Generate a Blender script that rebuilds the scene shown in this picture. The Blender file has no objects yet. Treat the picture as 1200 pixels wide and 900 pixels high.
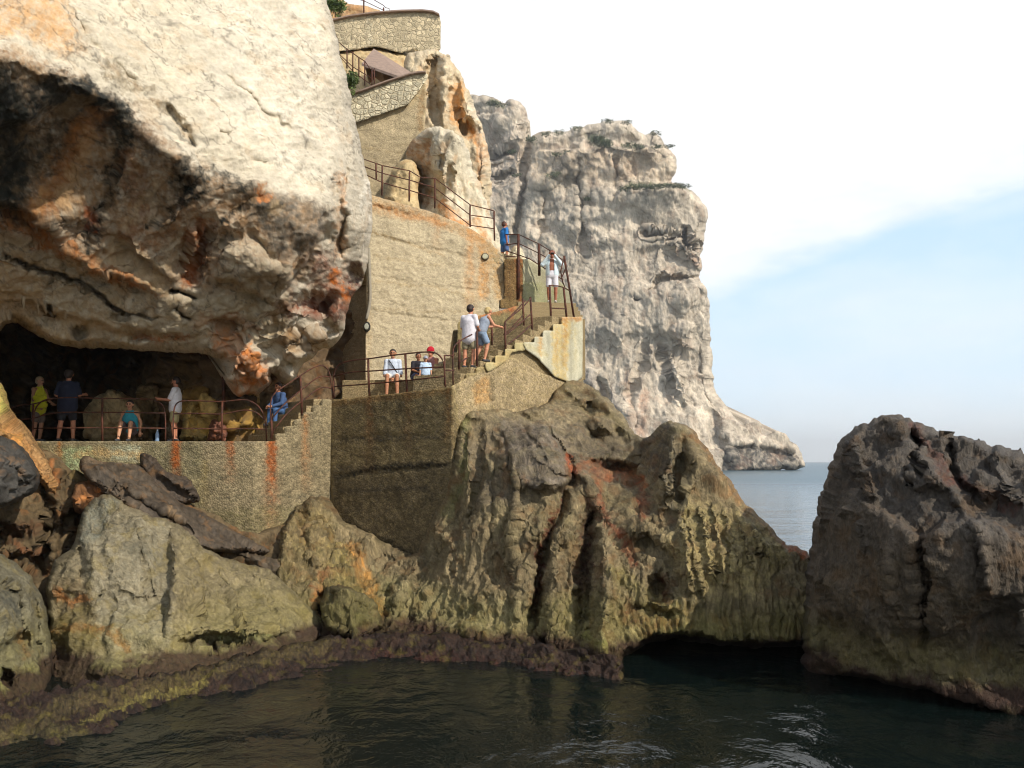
import bpy, bmesh, math, random
import numpy as np
from mathutils import Vector, Matrix
random.seed(4); rng=np.random.default_rng(7)
C=bpy.context.scene.collection
F=1000.0; TH=math.atan(0.091); CT,ST=math.cos(TH),math.sin(TH); EYE=3.5
Q=0.84   # mesh step multiplier
# ---------------------------------------------------------------- survey: bearing of a sighted point
def bear(px,py):
    u=(np.asarray(px,float)-600)/F; v=(450-np.asarray(py,float))/F
    yy=CT-v*ST
    return u/yy,(ST+v*CT)/yy
def at(px,py,d):
    bx,bz=bear(px,py); return Vector((float(bx)*d,d,EYE+float(bz)*d))
def atz(px,d,z):
    # point at bearing px, distance d and height z
    v=((z-EYE)/d*CT-ST)/(CT+(z-EYE)/d*ST)
    return Vector(((px-600)/F/(CT-v*ST)*d,d,z))
def lin(h):
    h=h.lstrip('#'); c=[int(h[i:i+2],16)/255 for i in (0,2,4)]
    return np.array([x/12.92 if x<=.04045 else ((x+.055)/1.055)**2.4 for x in c])
def l4(h): return tuple(lin(h))+(1.0,)
# ---------------------------------------------------------------- numpy noise
_perm=np.random.default_rng(3).permutation(256).astype(np.int64); _perm=np.concatenate([_perm,_perm,_perm])
_g=np.random.default_rng(5).normal(size=(256,3)); _g/=np.linalg.norm(_g,axis=1)[:,None]
def _h(i,j,k): return _perm[(_perm[(_perm[i&255]+j)&255]+k)&255]
def perlin(p):
    i=np.floor(p).astype(np.int64); f=p-i; w=f*f*f*(f*(f*6-15)+10); r=0
    for a in (0,1):
        for b in (0,1):
            for c in (0,1):
                g=_g[_h(i[:,0]+a,i[:,1]+b,i[:,2]+c)]
                d=g[:,0]*(f[:,0]-a)+g[:,1]*(f[:,1]-b)+g[:,2]*(f[:,2]-c)
                r=r+d*(w[:,0] if a else 1-w[:,0])*(w[:,1] if b else 1-w[:,1])*(w[:,2] if c else 1-w[:,2])
    return r*1.6
def fbm(p,o=5,l=2.03,g=.5,off=0.):
    r=0;a=1.;s=0
    for k in range(o):
        r=r+a*perlin(p+off+k*17.3); s+=a; p=p*l; a*=g
    return r/s
def ridged(p,o=5,l=2.1,g=.55,off=0.):
    r=0;a=1.;s=0
    for k in range(o):
        n=1-np.abs(perlin(p+off+k*11.7))*1.8; r=r+a*n*np.abs(n); s+=a; p=p*l; a*=g
    return r/s
def voro(p,off=0):
    p=p+off; i=np.floor(p).astype(np.int64); f1=np.full(len(p),9.); f2=f1.copy(); idn=np.zeros(len(p),int)
    for a in (-1,0,1):
        for b in (-1,0,1):
            for c in (-1,0,1):
                h=_h(i[:,0]+a,i[:,1]+b,i[:,2]+c)
                q=i+np.array([a,b,c])+.5+.45*np.sign(_g[h])*np.abs(_g[h])
                d=np.linalg.norm(p-q,axis=1)
                m=d<f1; f2=np.where(m,f1,np.minimum(f2,d)); idn=np.where(m,h,idn); f1=np.where(m,d,f1)
    return f1,f2,idn
def facet(p,off=0):
    """broken faces: every cell a tilted plane, sinking to a joint at its border"""
    q=p+.3*np.stack([perlin(p*1.3+5),perlin(p*1.3+9),perlin(p*1.3+13)],1)+off
    i=np.floor(q).astype(np.int64); f1=np.full(len(q),9.); f2=f1.copy(); idn=np.zeros(len(q),int); cx=np.zeros_like(q)
    for a in (-1,0,1):
        for b in (-1,0,1):
            for c in (-1,0,1):
                h=_h(i[:,0]+a,i[:,1]+b,i[:,2]+c); k=i+np.array([a,b,c])+.5+.42*np.sign(_g[h])*np.abs(_g[h])
                d=np.linalg.norm(q-k,axis=1); m=d<f1; f2=np.where(m,f1,np.minimum(f2,d)); idn=np.where(m,h,idn); cx=np.where(m[:,None],k,cx); f1=np.where(m,d,f1)
    t=((q-cx)*_g[idn]).sum(1)*1.3+_g[(idn+7)&255][:,0]*.45
    e=np.clip((f2-f1)/.22,0,1); e=e*e*(3-2*e)
    return t*e-.25*(1-e)
def blocks(p,off=0,w=.35): return .8*facet(p,off)+.3*facet(p*2.3,off+4)
def crisp(p,off=0.):
    """sharp little breaks and pits: creased noise with stepped edges"""
    a=fbm(p,4,g=.6,off=off); b=fbm(p*1.7,4,g=.62,off=off+30)
    t=a*6; st=np.floor(t)+np.clip((t-np.floor(t))*4,0,1); return .55*st/6-.45*np.abs(b)*1.5
def blocks_old(p,off=0,w=.35):
    """fractured rock: cells pushed in and out by a random tilt, cracks between"""
    q=p+.35*np.stack([perlin(p*1.3+5),perlin(p*1.3+9),perlin(p*1.3+13)],1)
    a,b,i=voro(q,off); t=_g[i][:,0]; crack=np.clip((b-a)/.12,0,1)
    return w*t+(crack-1)*.35
# ---------------------------------------------------------------- 2D helpers
def densify(pts,s):
    out=[]
    for k in range(len(pts)):
        a=np.array(pts[k],float); b=np.array(pts[(k+1)%len(pts)],float)
        n=max(1,int(np.linalg.norm(b-a)/s))
        for t in range(n): out.append(a+(b-a)*t/n)
    return np.array(out)
def smooth_poly(pts,n=1):
    p=np.array(pts,float)
    for _ in range(n):
        q=np.roll(p,-1,0); p=np.stack([p*.75+q*.25,p*.25+q*.75],1).reshape(-1,2)
    return p
def inside(px,py,poly):
    r=np.zeros(len(px),bool); x0,y0=poly[:,0],poly[:,1]; x1,y1=np.roll(x0,-1),np.roll(y0,-1)
    for a,b,c,d in zip(x0,y0,x1,y1):
        if b==d: continue
        m=((b>py)!=(d>py)); r^=m&(px<(c-a)*(py-b)/(d-b)+a)
    return r
def segdist(px,py,pts,closed=False):
    """distance to polyline, nearest point, side sign, position along"""
    best=np.full(len(px),1e9); nx=np.zeros(len(px)); ny=nx.copy(); sg=nx.copy(); al=nx.copy()
    pts=[tuple(q) for q in pts]
    if closed: pts=pts+[pts[0]]
    L=0
    for (a,b),(c,d) in zip(pts[:-1],pts[1:]):
        vx,vy=c-a,d-b; l2=vx*vx+vy*vy
        if l2<1e-9: continue
        t=np.clip(((px-a)*vx+(py-b)*vy)/l2,0,1); qx,qy=a+t*vx,b+t*vy
        dd=np.hypot(px-qx,py-qy); m=dd<best-1e-9
        best=np.where(m,dd,best); nx=np.where(m,qx,nx); ny=np.where(m,qy,ny)
        sg=np.where(m,np.sign(vx*(py-b)-vy*(px-a)),sg); al=np.where(m,L+t*math.sqrt(l2),al)
        L+=math.sqrt(l2)
    return best,nx,ny,sg,al/max(L,1e-6)
def gsolve(A,b):
    """plain Gaussian elimination with pivoting (no LAPACK)"""
    A=A.copy(); b=b.copy(); n=len(b)
    for i in range(n):
        k=i+int(np.argmax(np.abs(A[i:,i])))
        if k!=i: A[[i,k]]=A[[k,i]]; b[[i,k]]=b[[k,i]]
        f=A[i+1:,i]/A[i,i]; A[i+1:,i:]-=f[:,None]*A[i,i:][None,:]; b[i+1:]-=f*b[i]
    x=np.zeros(n)
    for i in range(n-1,-1,-1): x[i]=(b[i]-(A[i,i+1:]*x[i+1:]).sum())/A[i,i]
    return x
def rbf(ctrl,c=25.):
    P=np.array(ctrl,float); q=P[:,:2]-P[:,:2].mean(0); a,b_,c_=(q[:,0]**2).sum(),(q[:,1]**2).sum(),(q[:,0]*q[:,1]).sum()
    if len(P)<4 or a*b_-c_*c_<1e-3*(a+b_)**2:
        e=P.copy(); e[:,1]+=35; e[:,0]+=9; P=np.concatenate([P,e])
    X=P[:,:2]; n=len(X)
    K=np.sqrt(((X[:,None]-X[None])**2).sum(-1)+c*c)
    A=np.zeros((n+3,n+3)); A[:n,:n]=K+np.eye(n)*1e-6; A[:n,n]=1; A[:n,n+1:]=X/1000; A[n,:n]=1; A[n+1:,:n]=X.T/1000
    A[n:,n:]-=np.eye(3)*1e-12; w=gsolve(A,np.concatenate([P[:,2],np.zeros(3)]))
    def f(px,py):
        r=w[n]+w[n+1]*px/1000+w[n+2]*py/1000
        for k in range(n): r=r+w[k]*np.sqrt((px-X[k,0])**2+(py-X[k,1])**2+c*c)
        return r
    return f
def plan(pts,batter=0.,z0=0.):
    """a vertical (or battered) face over plan points (X,Y), left to right as seen"""
    pts=[(float(a),float(b)) for a,b in pts]; R=[a/b for a,b in pts]
    def f(px,py):
        bx,bz=bear(px,py); d=None
        for k in range(len(pts)-1):
            (x0,y0),(x1,y1)=pts[k],pts[k+1]
            n=np.array([-(y1-y0),(x1-x0)]); n/=np.linalg.norm(n); c=n[0]*x0+n[1]*y0
            dd=(c+batter*(EYE-z0))/(n[0]*bx+n[1]-batter*bz)
            d=dd if d is None else np.where(bx>=R[k],dd,d)
        return d
    return f
def mesh_obj(name,V,Fc,mat=None,parent=None,smooth=True,col=None,origin=None):
    V=np.asarray(V,float); o0=np.array(origin if origin is not None else (0,0,0),float)
    me=bpy.data.meshes.new(name); V=V-o0
    me.vertices.add(len(V)); me.vertices.foreach_set('co',V.astype(np.float32).ravel())
    Fc=np.asarray(Fc); n,k=Fc.shape
    me.loops.add(n*k); me.loops.foreach_set('vertex_index',Fc.astype(np.int32).ravel())
    me.polygons.add(n); me.polygons.foreach_set('loop_start',np.arange(0,n*k,k,dtype=np.int32))
    me.polygons.foreach_set('use_smooth',np.full(n,smooth))
    me.update(calc_edges=True)
    if col is not None:
        a=me.color_attributes.new('Col','FLOAT_COLOR','POINT')
        cc=np.ones((len(V),4),np.float32); cc[:,:3]=col; a.data.foreach_set('color',cc.ravel())
    o=bpy.data.objects.new(name,me); C.objects.link(o)
    if mat: me.materials.append(mat)
    if parent: o.parent=parent; o.location=Vector(o0)-parent.location
    else: o.location=o0
    return o
def tag(o,label=None,cat=None,group=None,kind=None):
    if label: o['label']=label
    if cat: o['category']=cat
    if group: o['group']=group
    if kind: o['kind']=kind
    return o
def empty(name,loc,label=None,cat=None,group=None,rz=0):
    o=bpy.data.objects.new(name,None); C.objects.link(o); o.location=loc; o.rotation_euler=(0,0,rz)
    o.empty_display_size=.2
    return tag(o,label,cat,group)
def vnormals(V,Fq):
    n=np.cross(V[Fq[:,2]]-V[Fq[:,0]],V[Fq[:,3]]-V[Fq[:,1]])
    N=np.zeros_like(V)
    for k in range(4): np.add.at(N,Fq[:,k],n)
    N/=np.linalg.norm(N,axis=1)[:,None]+1e-12
    return N
MOT={}
def mottle(col,V,s=1.,c=.25,crack=.4,streak=0.,tint=None,ta=.3,green=0.,st=(1,1,1),fine=.2,cs=1.4,rot=0,tide=0):
    """mineral mottling, joints and water runs of the stone itself"""
    V0=V
    if rot:
        cr,sr=math.cos(rot),math.sin(rot); V=V@np.array([[cr,0,sr],[0,1,0],[-sr,0,cr]]).T
    P=V*s; Q_=P*np.array(st)
    k=1+c*1.6*fbm(P*.9,4,off=2)+c*2.6*fbm(Q_*4.,5,g=.62,off=7)
    k=k+fine*2.6*fbm(Q_*14,4,g=.8,off=9)
    if streak: k=k*(1+streak*2.2*fbm(V*s*np.array([5,5,.4]),4,off=19))
    w=P*cs+.35*np.stack([fbm(P*2.3+3,4),fbm(P*2.3+11,4),fbm(P*2.3+23,4)],1)*1.6
    a,b,_=voro(w,5); g1=np.clip(fbm(P*.7,3,off=33)*5+.6,0,1)
    k=k*(1-crack*g1*np.exp(-((b-a)/.035)**2))
    a,b,_=voro(w*3.1,8); g2=np.clip(fbm(P*1.1,3,off=43)*5+.4,0,1); k=k*(1-crack*.6*g2*np.exp(-((b-a)/.06)**2))
    col=col*np.clip(k,.25,1.9)[:,None]
    if tint:
        m=(ta*np.clip(fbm(P*1.9,5,g=.65,off=51)*6-.6,0,1))[:,None]; col=col*(1-m)+lin(tint)*m
    if tide:
        z=V0[:,2]+.22*fbm(V*1.4,4,off=81)+.12*fbm(V*6,3,off=85)
        m=(np.clip((1.15-z)/.5,0,1)*np.clip((z-.2)/.15,0,1)*.28)[:,None]; col=col*(1-m)+lin('#7c7438')*m*(.7+.6*np.clip(fbm(V*9,3)+.5,0,1))[:,None]
        m=(np.clip((.42-z)/.14,0,1)*.88)[:,None]; col=col*(1-m)+lin('#35231a')*m*(.6+.8*np.clip(fbm(V*12,3,off=3)+.5,0,1))[:,None]
    if green:
        m=(green*np.clip(fbm(P*1.2,5,g=.65,off=71)*6-.2,0,1))[:,None]; col=col*(1-m)+lin('#66662e')*m
    return col
def face(name,outline,depth,step=2.,jag=(1.5,12),feats=(),warp=(5,22),disp=None,base='#999999',stains=(),swarp=None,
         rnd=(14,.8),back=3.,mott=None,mat=None,parent=None,sm=1,flat=False,seed=0,colfn=None):
    """a solid body of rock or masonry: its seen face surveyed by bearing and distance, its back `back` metres behind"""
    step*=Q
    ol=smooth_poly(outline,sm) if sm else np.array(outline,float)
    ol=densify(ol,step*1.5)
    if jag[0]:
        q=np.stack([ol[:,0]/jag[1],ol[:,1]/jag[1],np.full(len(ol),seed+.5)],1)
        ol=ol+jag[0]*2*np.stack([fbm(q,4),fbm(q+31,4)],1)
    x0,y0=ol.min(0); x1,y1=ol.max(0)
    gx=np.arange(x0,x1+step,step); gy=np.arange(y0,y1+step,step)
    GX,GY=np.meshgrid(gx,gy); px,py=GX.ravel(),GY.ravel(); ins=inside(px,py,ol).reshape(GX.shape)
    qm=ins[:-1,:-1]&ins[1:,:-1]&ins[:-1,1:]&ins[1:,1:]
    idx=np.arange(GX.size).reshape(GX.shape)
    Fq=np.stack([idx[:-1,:-1][qm],idx[1:,:-1][qm],idx[1:,1:][qm],idx[:-1,1:][qm]],1)
    use=np.unique(Fq); rem=np.full(GX.size,-1); rem[use]=np.arange(len(use)); Fq=rem[Fq]; px,py=px[use],py[use]
    E=np.concatenate([Fq[:,[0,1]],Fq[:,[1,2]],Fq[:,[2,3]],Fq[:,[3,0]]])
    key=np.sort(E,1); _,inv,cnt=np.unique(key[:,0]*(len(px)+1)+key[:,1],return_inverse=True,return_counts=True)
    BE=E[cnt[inv]==1]; bv=np.unique(BE)
    # distance to the outline
    dist=np.full(len(px),1e9); NX=np.zeros(len(px)); NY=NX.copy()
    olc=np.concatenate([ol,ol[:1]])
    near=ol[:,None]
    for s in range(0,len(px),4000):
        sl=slice(s,s+4000)
        d2=(px[sl,None]-ol[None,:,0])**2+(py[sl,None]-ol[None,:,1])**2
        k=d2.argmin(1); dist[sl]=np.sqrt(d2[np.arange(len(k)),k]); NX[sl]=ol[k,0]; NY[sl]=ol[k,1]
    dd,nx,ny,_,_=segdist(px[bv],py[bv],ol,True)
    px[bv]=nx; py[bv]=ny; dist[bv]=0
    w3=np.stack([px/warp[1],py/warp[1],np.full(len(px),seed+3.3)],1)
    wx=px+warp[0]*fbm(w3,3)*2; wy=py+warp[0]*fbm(w3+41,3)*2
    d=depth(px,py) if callable(depth) else rbf(depth)(px,py)
    d0=d.copy()
    for ft in feats:
        k=ft[0]
        if k=='r':
            _,pts,w,a=ft; ds,_,_,_,al=segdist(wx,wy,pts); tp=np.clip(np.minimum(al,1-al)*5+.35,0,1)
            d-=a*np.exp(-(ds/w)**2)*tp
        elif k=='s':   # step: right-hand side of the direction of travel stands forward
            _,pts,w,a,D=ft; ds,_,_,sg,al=segdist(wx,wy,pts); tp=np.clip(np.minimum(al,1-al)*4,0,1)
            d-=a*np.tanh(ds*sg/w)*np.exp(-ds/D)*tp
        elif k=='b':
            _,(cx,cy,rx,ry,an),a=ft; an=math.radians(an); ex,ey=wx-cx,wy-cy
            u=(ex*math.cos(an)+ey*math.sin(an))/rx; v=(-ex*math.sin(an)+ey*math.cos(an))/ry
            q=u*u+v*v; d-=a*np.where(q<1,(1-q)**1.0*(1.2-.2*q),0)
        elif k=='n':   # notch / undercut polygon
            _,poly,soft,a=ft; pl=np.array(poly,float); i=inside(wx,wy,pl); ds=segdist(wx,wy,pl,True)[0]
            d-=a*np.clip(np.where(i,ds,-ds)/soft+.3,0,1)
    if rnd[0]:
        t=np.clip(dist/rnd[0],0,1); d=d+rnd[1]*(1-t)**2
    bx,bz=bear(px,py)
    V=np.stack([bx*d,d,EYE+bz*d],1)
    if disp is not None:
        N=vnormals(V,Fq); N=np.where((N[:,1]>0)[:,None],-N,N)
        ry=np.stack([bx,np.ones_like(bx),bz],1); ry/=np.linalg.norm(ry,axis=1)[:,None]; g=np.abs((N*ry).sum(1))
        V=V+N*(disp(V,px,py)*np.clip(.3+dist/7,0,1)*np.clip(g*2.2,.12,1))[:,None]
    if swarp is None: swarp=(warp[0]*1.5,warp[1]*.8)
    s3=np.stack([px/swarp[1],py/swarp[1],np.full(len(px),seed+8.3)],1)
    sx=px+swarp[0]*fbm(s3,6,g=.78)*2.6; sy=py+swarp[0]*fbm(s3+23,6,g=.78)*2.6
    col=np.tile(lin(base),(len(px),1))
    if colfn: col=colfn(col,V,px,py)
    for k,st in enumerate(stains):
        kind,geo,w,cl,al=st
        if kind=='l': ds=segdist(sx,sy,geo)[0]; m=np.exp(-(ds/w)**4*1.2)
        elif kind=='v':   # vertical run: narrow, fading downwards
            x,ya,yb=geo; q=np.clip((sy-ya)/(yb-ya),0,1); m=np.exp(-((sx-x)/(w*(.6+.6*q)))**2)*(1-q)**.7*np.clip((py-ya+2)/2,0,1)
        else:
            pl=np.array(geo,float); i=inside(sx,sy,pl); ds=segdist(sx,sy,pl,True)[0]; m=np.clip(np.where(i,ds,-ds)/w+.5,0,1)
        m=m*al*np.clip(.78+1.7*fbm(s3*2.2+k*3.1,5,g=.75),0,1.15); m=np.clip(m,0,1)[:,None]
        col=col*(1-m)+lin(cl)*m
    mo=dict(MOT.get(mat.name if mat else '',{})); mo.update(mott or {})
    if mo: col=mottle(col,V,**mo)
    nV=len(V); cen=V.mean(0); rd=cen-np.array([0,0,EYE]); rd=rd/rd[1]; dc=float(V[:,1].mean()); B=cen+(V-cen)*np.array([max(.55,1-back/dc*.55),1,max(.7,1-back/dc*.4)])+rd*back
    allF=np.concatenate([Fq,Fq[:,::-1]+nV])
    side=np.stack([BE[:,1],BE[:,0],BE[:,0]+nV,BE[:,1]+nV],1)
    allV=np.concatenate([V,B]); allF=np.concatenate([allF,side])
    og=(float(V[:,0].mean()),float(V[:,1].mean()),float(V[:,2].min()))
    o=mesh_obj(name,allV,allF,mat,parent,not flat,np.concatenate([col,col]),og)
    return o
# ---------------------------------------------------------------- materials
def newmat(name):
    m=bpy.data.materials.new(name); m.use_nodes=True; nt=m.node_tree; nt.nodes.clear()
    return m,nt
class N:
    def __init__(s,nt): s.nt=nt
    def __call__(s,t,**k):
        n=s.nt.nodes.new(t)
        for a,b in k.items():
            if a.startswith('i_'):
                key=a[2:]; key=int(key) if key.isdigit() else key.replace('_',' ')
                n.inputs[key].default_value=b
            else: setattr(n,a,b)
        return n
    def l(s,a,b): s.nt.links.new(a,b)
def mth(n,op,a,b=None,c=None,clamp=False):
    q=n('ShaderNodeMath',operation=op,use_clamp=clamp)
    for k,v in enumerate((a,b,c)):
        if v is None: continue
        if isinstance(v,(int,float)): q.inputs[k].default_value=v
        else: n.l(v,q.inputs[k])
    return q.outputs[0]
def mixc(n,fac,a,b,bt='MIX'):
    q=n('ShaderNodeMix',data_type='RGBA',blend_type=bt)
    for k,v in ((0,fac),(6,a),(7,b)):
        if isinstance(v,(int,float)): q.inputs[k].default_value=v
        elif isinstance(v,tuple): q.inputs[k].default_value=v
        else: n.l(v,q.inputs[k])
    return q.outputs[2]
def ramp(n,fac,stops,interp='LINEAR'):
    q=n('ShaderNodeValToRGB'); q.color_ramp.interpolation=interp; e=q.color_ramp.elements
    while len(e)<len(stops): e.new(.5)
    for k,(p,c) in enumerate(stops):
        e[k].position=p; e[k].color=c if isinstance(c,tuple) else (c,c,c,1)
    n.l(fac,q.inputs[0]); return q.outputs[0]
def noise(n,vec,scale,det=5,rough=.55,dist=0.,typ='FBM'):
    q=n('ShaderNodeTexNoise'); q.noise_type=typ; q.inputs['Scale'].default_value=scale; q.inputs['Detail'].default_value=det
    q.inputs['Roughness'].default_value=rough; q.inputs['Distortion'].default_value=dist; n.l(vec,q.inputs['Vector']); return q.outputs[0]
def mapping(n,vec,sc=(1,1,1),rot=(0,0,0)):
    q=n('ShaderNodeMapping'); q.inputs['Scale'].default_value=sc; q.inputs['Rotation'].default_value=rot; n.l(vec,q.inputs['Vector']); return q.outputs[0]
def rockmat(name,fs=26.,fc=.22,bump=.5,bd=.02,rough=.85,spec=.25,stretch=(1,1,1)):
    """stone: the mineral colours carried by the surface x a fine grain that also roughens it"""
    m,nt=newmat(name); n=N(nt)
    out=n('ShaderNodeOutputMaterial'); b=n('ShaderNodeBsdfPrincipled'); n.l(b.outputs[0],out.inputs[0])
    col=n('ShaderNodeAttribute',attribute_name='Col').outputs['Color']; tc=n('ShaderNodeTexCoord').outputs['Object']
    f=noise(n,mapping(n,tc,stretch),fs,3,.72)
    col=mixc(n,1.,col,ramp(n,f,[(.3,1-fc),(.7,1+fc)]),'MULTIPLY')
    n.l(col,b.inputs['Base Color']); b.inputs['Roughness'].default_value=rough; b.inputs['Specular IOR Level'].default_value=spec
    bp=n('ShaderNodeBump'); bp.inputs['Strength'].default_value=bump; bp.inputs['Distance'].default_value=bd; n.l(f,bp.inputs['Height']); n.l(bp.outputs[0],b.inputs['Normal'])
    return m
def wallmat(name,speck=.35,scale=14.,bump=.5,stones=None):
    """concrete full of pebbles, or rubble stones in mortar"""
    m,nt=newmat(name); n=N(nt)
    out=n('ShaderNodeOutputMaterial'); b=n('ShaderNodeBsdfPrincipled'); n.l(b.outputs[0],out.inputs[0])
    col=n('ShaderNodeAttribute',attribute_name='Col').outputs['Color']
    tc=n('ShaderNodeTexCoord').outputs['Object']
    vs=n('ShaderNodeTexVoronoi'); vs.inputs['Scale'].default_value=scale; n.l(tc,vs.inputs['Vector'])
    sep=n('ShaderNodeSeparateColor'); n.l(vs.outputs['Color'],sep.inputs[0])
    k=ramp(n,sep.outputs[0],[(0.,1-speck),(.5,1.),(1.,1+speck)]); col=mixc(n,1.,col,k,'MULTIPLY')
    h=mth(n,'MULTIPLY',vs.outputs['Distance'],-.8)
    if stones:
        ve=n('ShaderNodeTexVoronoi',feature='DISTANCE_TO_EDGE'); ve.inputs['Scale'].default_value=stones[0]; n.l(tc,ve.inputs['Vector'])
        vc=n('ShaderNodeTexVoronoi'); vc.inputs['Scale'].default_value=stones[0]; n.l(tc,vc.inputs['Vector'])
        e=ramp(n,ve.outputs['Distance'],[(.04,0.),(.12,1.)]); sep=n('ShaderNodeSeparateColor'); n.l(vc.outputs['Color'],sep.inputs[0])
        k=ramp(n,sep.outputs[0],[(0.,.7),(1.,1.25)]); col=mixc(n,e,l4(stones[1]),mixc(n,1.,col,k,'MULTIPLY')); h=mth(n,'ADD',h,mth(n,'MULTIPLY',e,1.2))
    n.l(col,b.inputs['Base Color']); b.inputs['Roughness'].default_value=.9; b.inputs['Specular IOR Level'].default_value=.2
    bp=n('ShaderNodeBump'); bp.inputs['Strength'].default_value=bump; bp.inputs['Distance'].default_value=.05; n.l(h,bp.inputs['Height']); n.l(bp.outputs[0],b.inputs['Normal'])
    return m
def plain(name,c,rough=.7,var=.15,sc=30.,metal=0.,bump=0.,c2=None,spec=.4):
    m,nt=newmat(name); n=N(nt)
    out=n('ShaderNodeOutputMaterial'); b=n('ShaderNodeBsdfPrincipled'); n.l(b.outputs[0],out.inputs[0])
    tc=n('ShaderNodeTexCoord').outputs['Object']; f=noise(n,tc,sc,5,.65)
    if c2: col=mixc(n,ramp(n,f,[(.42,0.),(.58,1.)]),l4(c),l4(c2))
    else: col=mixc(n,1.,l4(c),ramp(n,f,[(.3,1-var),(.7,1+var)]),'MULTIPLY')
    n.l(col,b.inputs['Base Color']); b.inputs['Roughness'].default_value=rough; b.inputs['Metallic'].default_value=metal; b.inputs['Specular IOR Level'].default_value=spec
    if bump:
        bp=n('ShaderNodeBump'); bp.inputs['Strength'].default_value=bump; bp.inputs['Distance'].default_value=.02; n.l(f,bp.inputs['Height']); n.l(bp.outputs[0],b.inputs['Normal'])
    return m
M={}
M['cliff']=rockmat('limestone_cliff',9.,.1,.6,.06)
M['cave']=rockmat('cave_rock',9.,.2,.6,.05)
M['crag']=rockmat('pale_crag',6.,.12,.6,.07)
M['head']=rockmat('headland_limestone',.5,.12,.7,.9,stretch=(1.6,1.6,.6))
M['shore']=rockmat('sea_worn_rock',14.,.28,.9,.06,.8,stretch=(1.5,1.5,.6))
M['slab']=rockmat('slab_rock',15.,.26,.9,.06)
M['dark']=rockmat('dark_boulder',14.,.2,.6,.03,.7)
M['stack']=rockmat('karst_stack',16.,.28,.9,.06,.75,stretch=(1.5,1.5,.6))
M['algae']=rockmat('algae_ledge',22.,.45,1.,.04,.7,.3)
MOT.update(limestone_cliff=dict(s=.75,c=.15,crack=.5,tint='#b08a5c',ta=.2,st=(.8,.8,1.7),rot=.6,fine=.09),
 cave_rock=dict(s=1.,c=.34,crack=.5,tint='#7a4a20',ta=.4,fine=.15),
 pale_crag=dict(s=.7,c=.12,crack=.55,tint='#b88040',ta=.3,st=(1.5,1.5,.6),streak=.16,fine=.14),
 headland_limestone=dict(s=.06,c=.2,crack=.55,tint='#8e6c55',ta=.28,st=(1.5,1.5,.8),streak=.26,fine=.2),
 sea_worn_rock=dict(s=1.1,c=.28,crack=.3,tint='#6e4824',ta=.35,tide=1,green=.1,st=(2.2,2.2,.35),streak=.42,fine=.24),
 slab_rock=dict(tide=1,s=1.2,c=.24,crack=.45,tint='#7a6a38',ta=.4,fine=.26,rot=-.5,st=(1,1,1.8)),
 dark_boulder=dict(s=1.4,c=.32,crack=.5,tint='#7a5a38',ta=.45,fine=.3,rot=-.5,st=(1,1,2.2)),
 karst_stack=dict(tide=1,s=1.2,c=.25,crack=.2,tint='#5e4426',ta=.35,streak=.25,st=(2,2,.5),fine=.25),
 algae_ledge=dict(s=2.2,c=.5,crack=.2,tint='#5e5420',ta=.4,fine=.4))
M['pebble']=wallmat('pebble_concrete',.34,24,.5)
M['old_conc']=wallmat('dark_wet_concrete',.28,24,.5)
M['sandwall']=wallmat('sandy_masonry',.18,24,.5)
M['rubble']=wallmat('rubble_stonework',.06,20,.7,(4.2,'#b3a588'))
M['conc']=wallmat('weathered_concrete',.08,30,.25)
MOT.update(pebble_concrete=dict(s=1,c=.18,crack=0,fine=.25),dark_wet_concrete=dict(s=1,c=.22,crack=0,fine=.22),sandy_masonry=dict(s=.9,c=.1,crack=0,fine=.12),
 rubble_stonework=dict(s=1,c=.1,crack=0,fine=.08),weathered_concrete=dict(s=1,c=.14,crack=0,fine=.08,streak=.2))
M['rust']=plain('rusty_iron','#3c241a',.75,c2='#5e3422',sc=9.,bump=.3)
M['coping']=plain('coping_stone','#8f7a6c',.85,.2,6.)
def water():
    m,nt=newmat('sea_water'); n=N(nt)
    out=n('ShaderNodeOutputMaterial'); b=n('ShaderNodeBsdfPrincipled'); n.l(b.outputs[0],out.inputs[0])
    b.inputs['Base Color'].default_value=(.003,.007,.0065,1); b.inputs['Roughness'].default_value=.06; b.inputs['IOR'].default_value=1.333
    tc=n('ShaderNodeTexCoord').outputs['Object']
    h=mth(n,'MULTIPLY',noise(n,mapping(n,tc,(1,.8,1)),1.6,5,.55,.3),1.1)
    gp=n('ShaderNodeNewGeometry'); sp=n('ShaderNodeSeparateXYZ'); n.l(gp.outputs['Position'],sp.inputs[0])
    off=n('ShaderNodeMapRange'); off.inputs[1].default_value=22; off.inputs[2].default_value=160; n.l(sp.outputs[1],off.inputs[0]); far=off.outputs[0]   # open sea outside the cove: bluer base stands in for reflected sky
    n.l(mixc(n,far,(.003,.0065,.006,1),(.02,.07,.10,1)),b.inputs['Base Color'])
    n.l(mth(n,'ADD',mth(n,'MULTIPLY',far,.26),.06),b.inputs['Roughness'])
    big=noise(n,mapping(n,tc,(1,1.6,1)),.13,2,.55); h2=mth(n,'ADD',h,mth(n,'MULTIPLY',big,4.))
    bp=n('ShaderNodeBump'); bp.inputs['Distance'].default_value=.1; n.l(mth(n,'SUBTRACT',.62,mth(n,'MULTIPLY',far,.22)),bp.inputs['Strength'])
    n.l(h2,bp.inputs['Height']); n.l(bp.outputs[0],b.inputs['Normal'])
    return m
M['water']=water()
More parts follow.
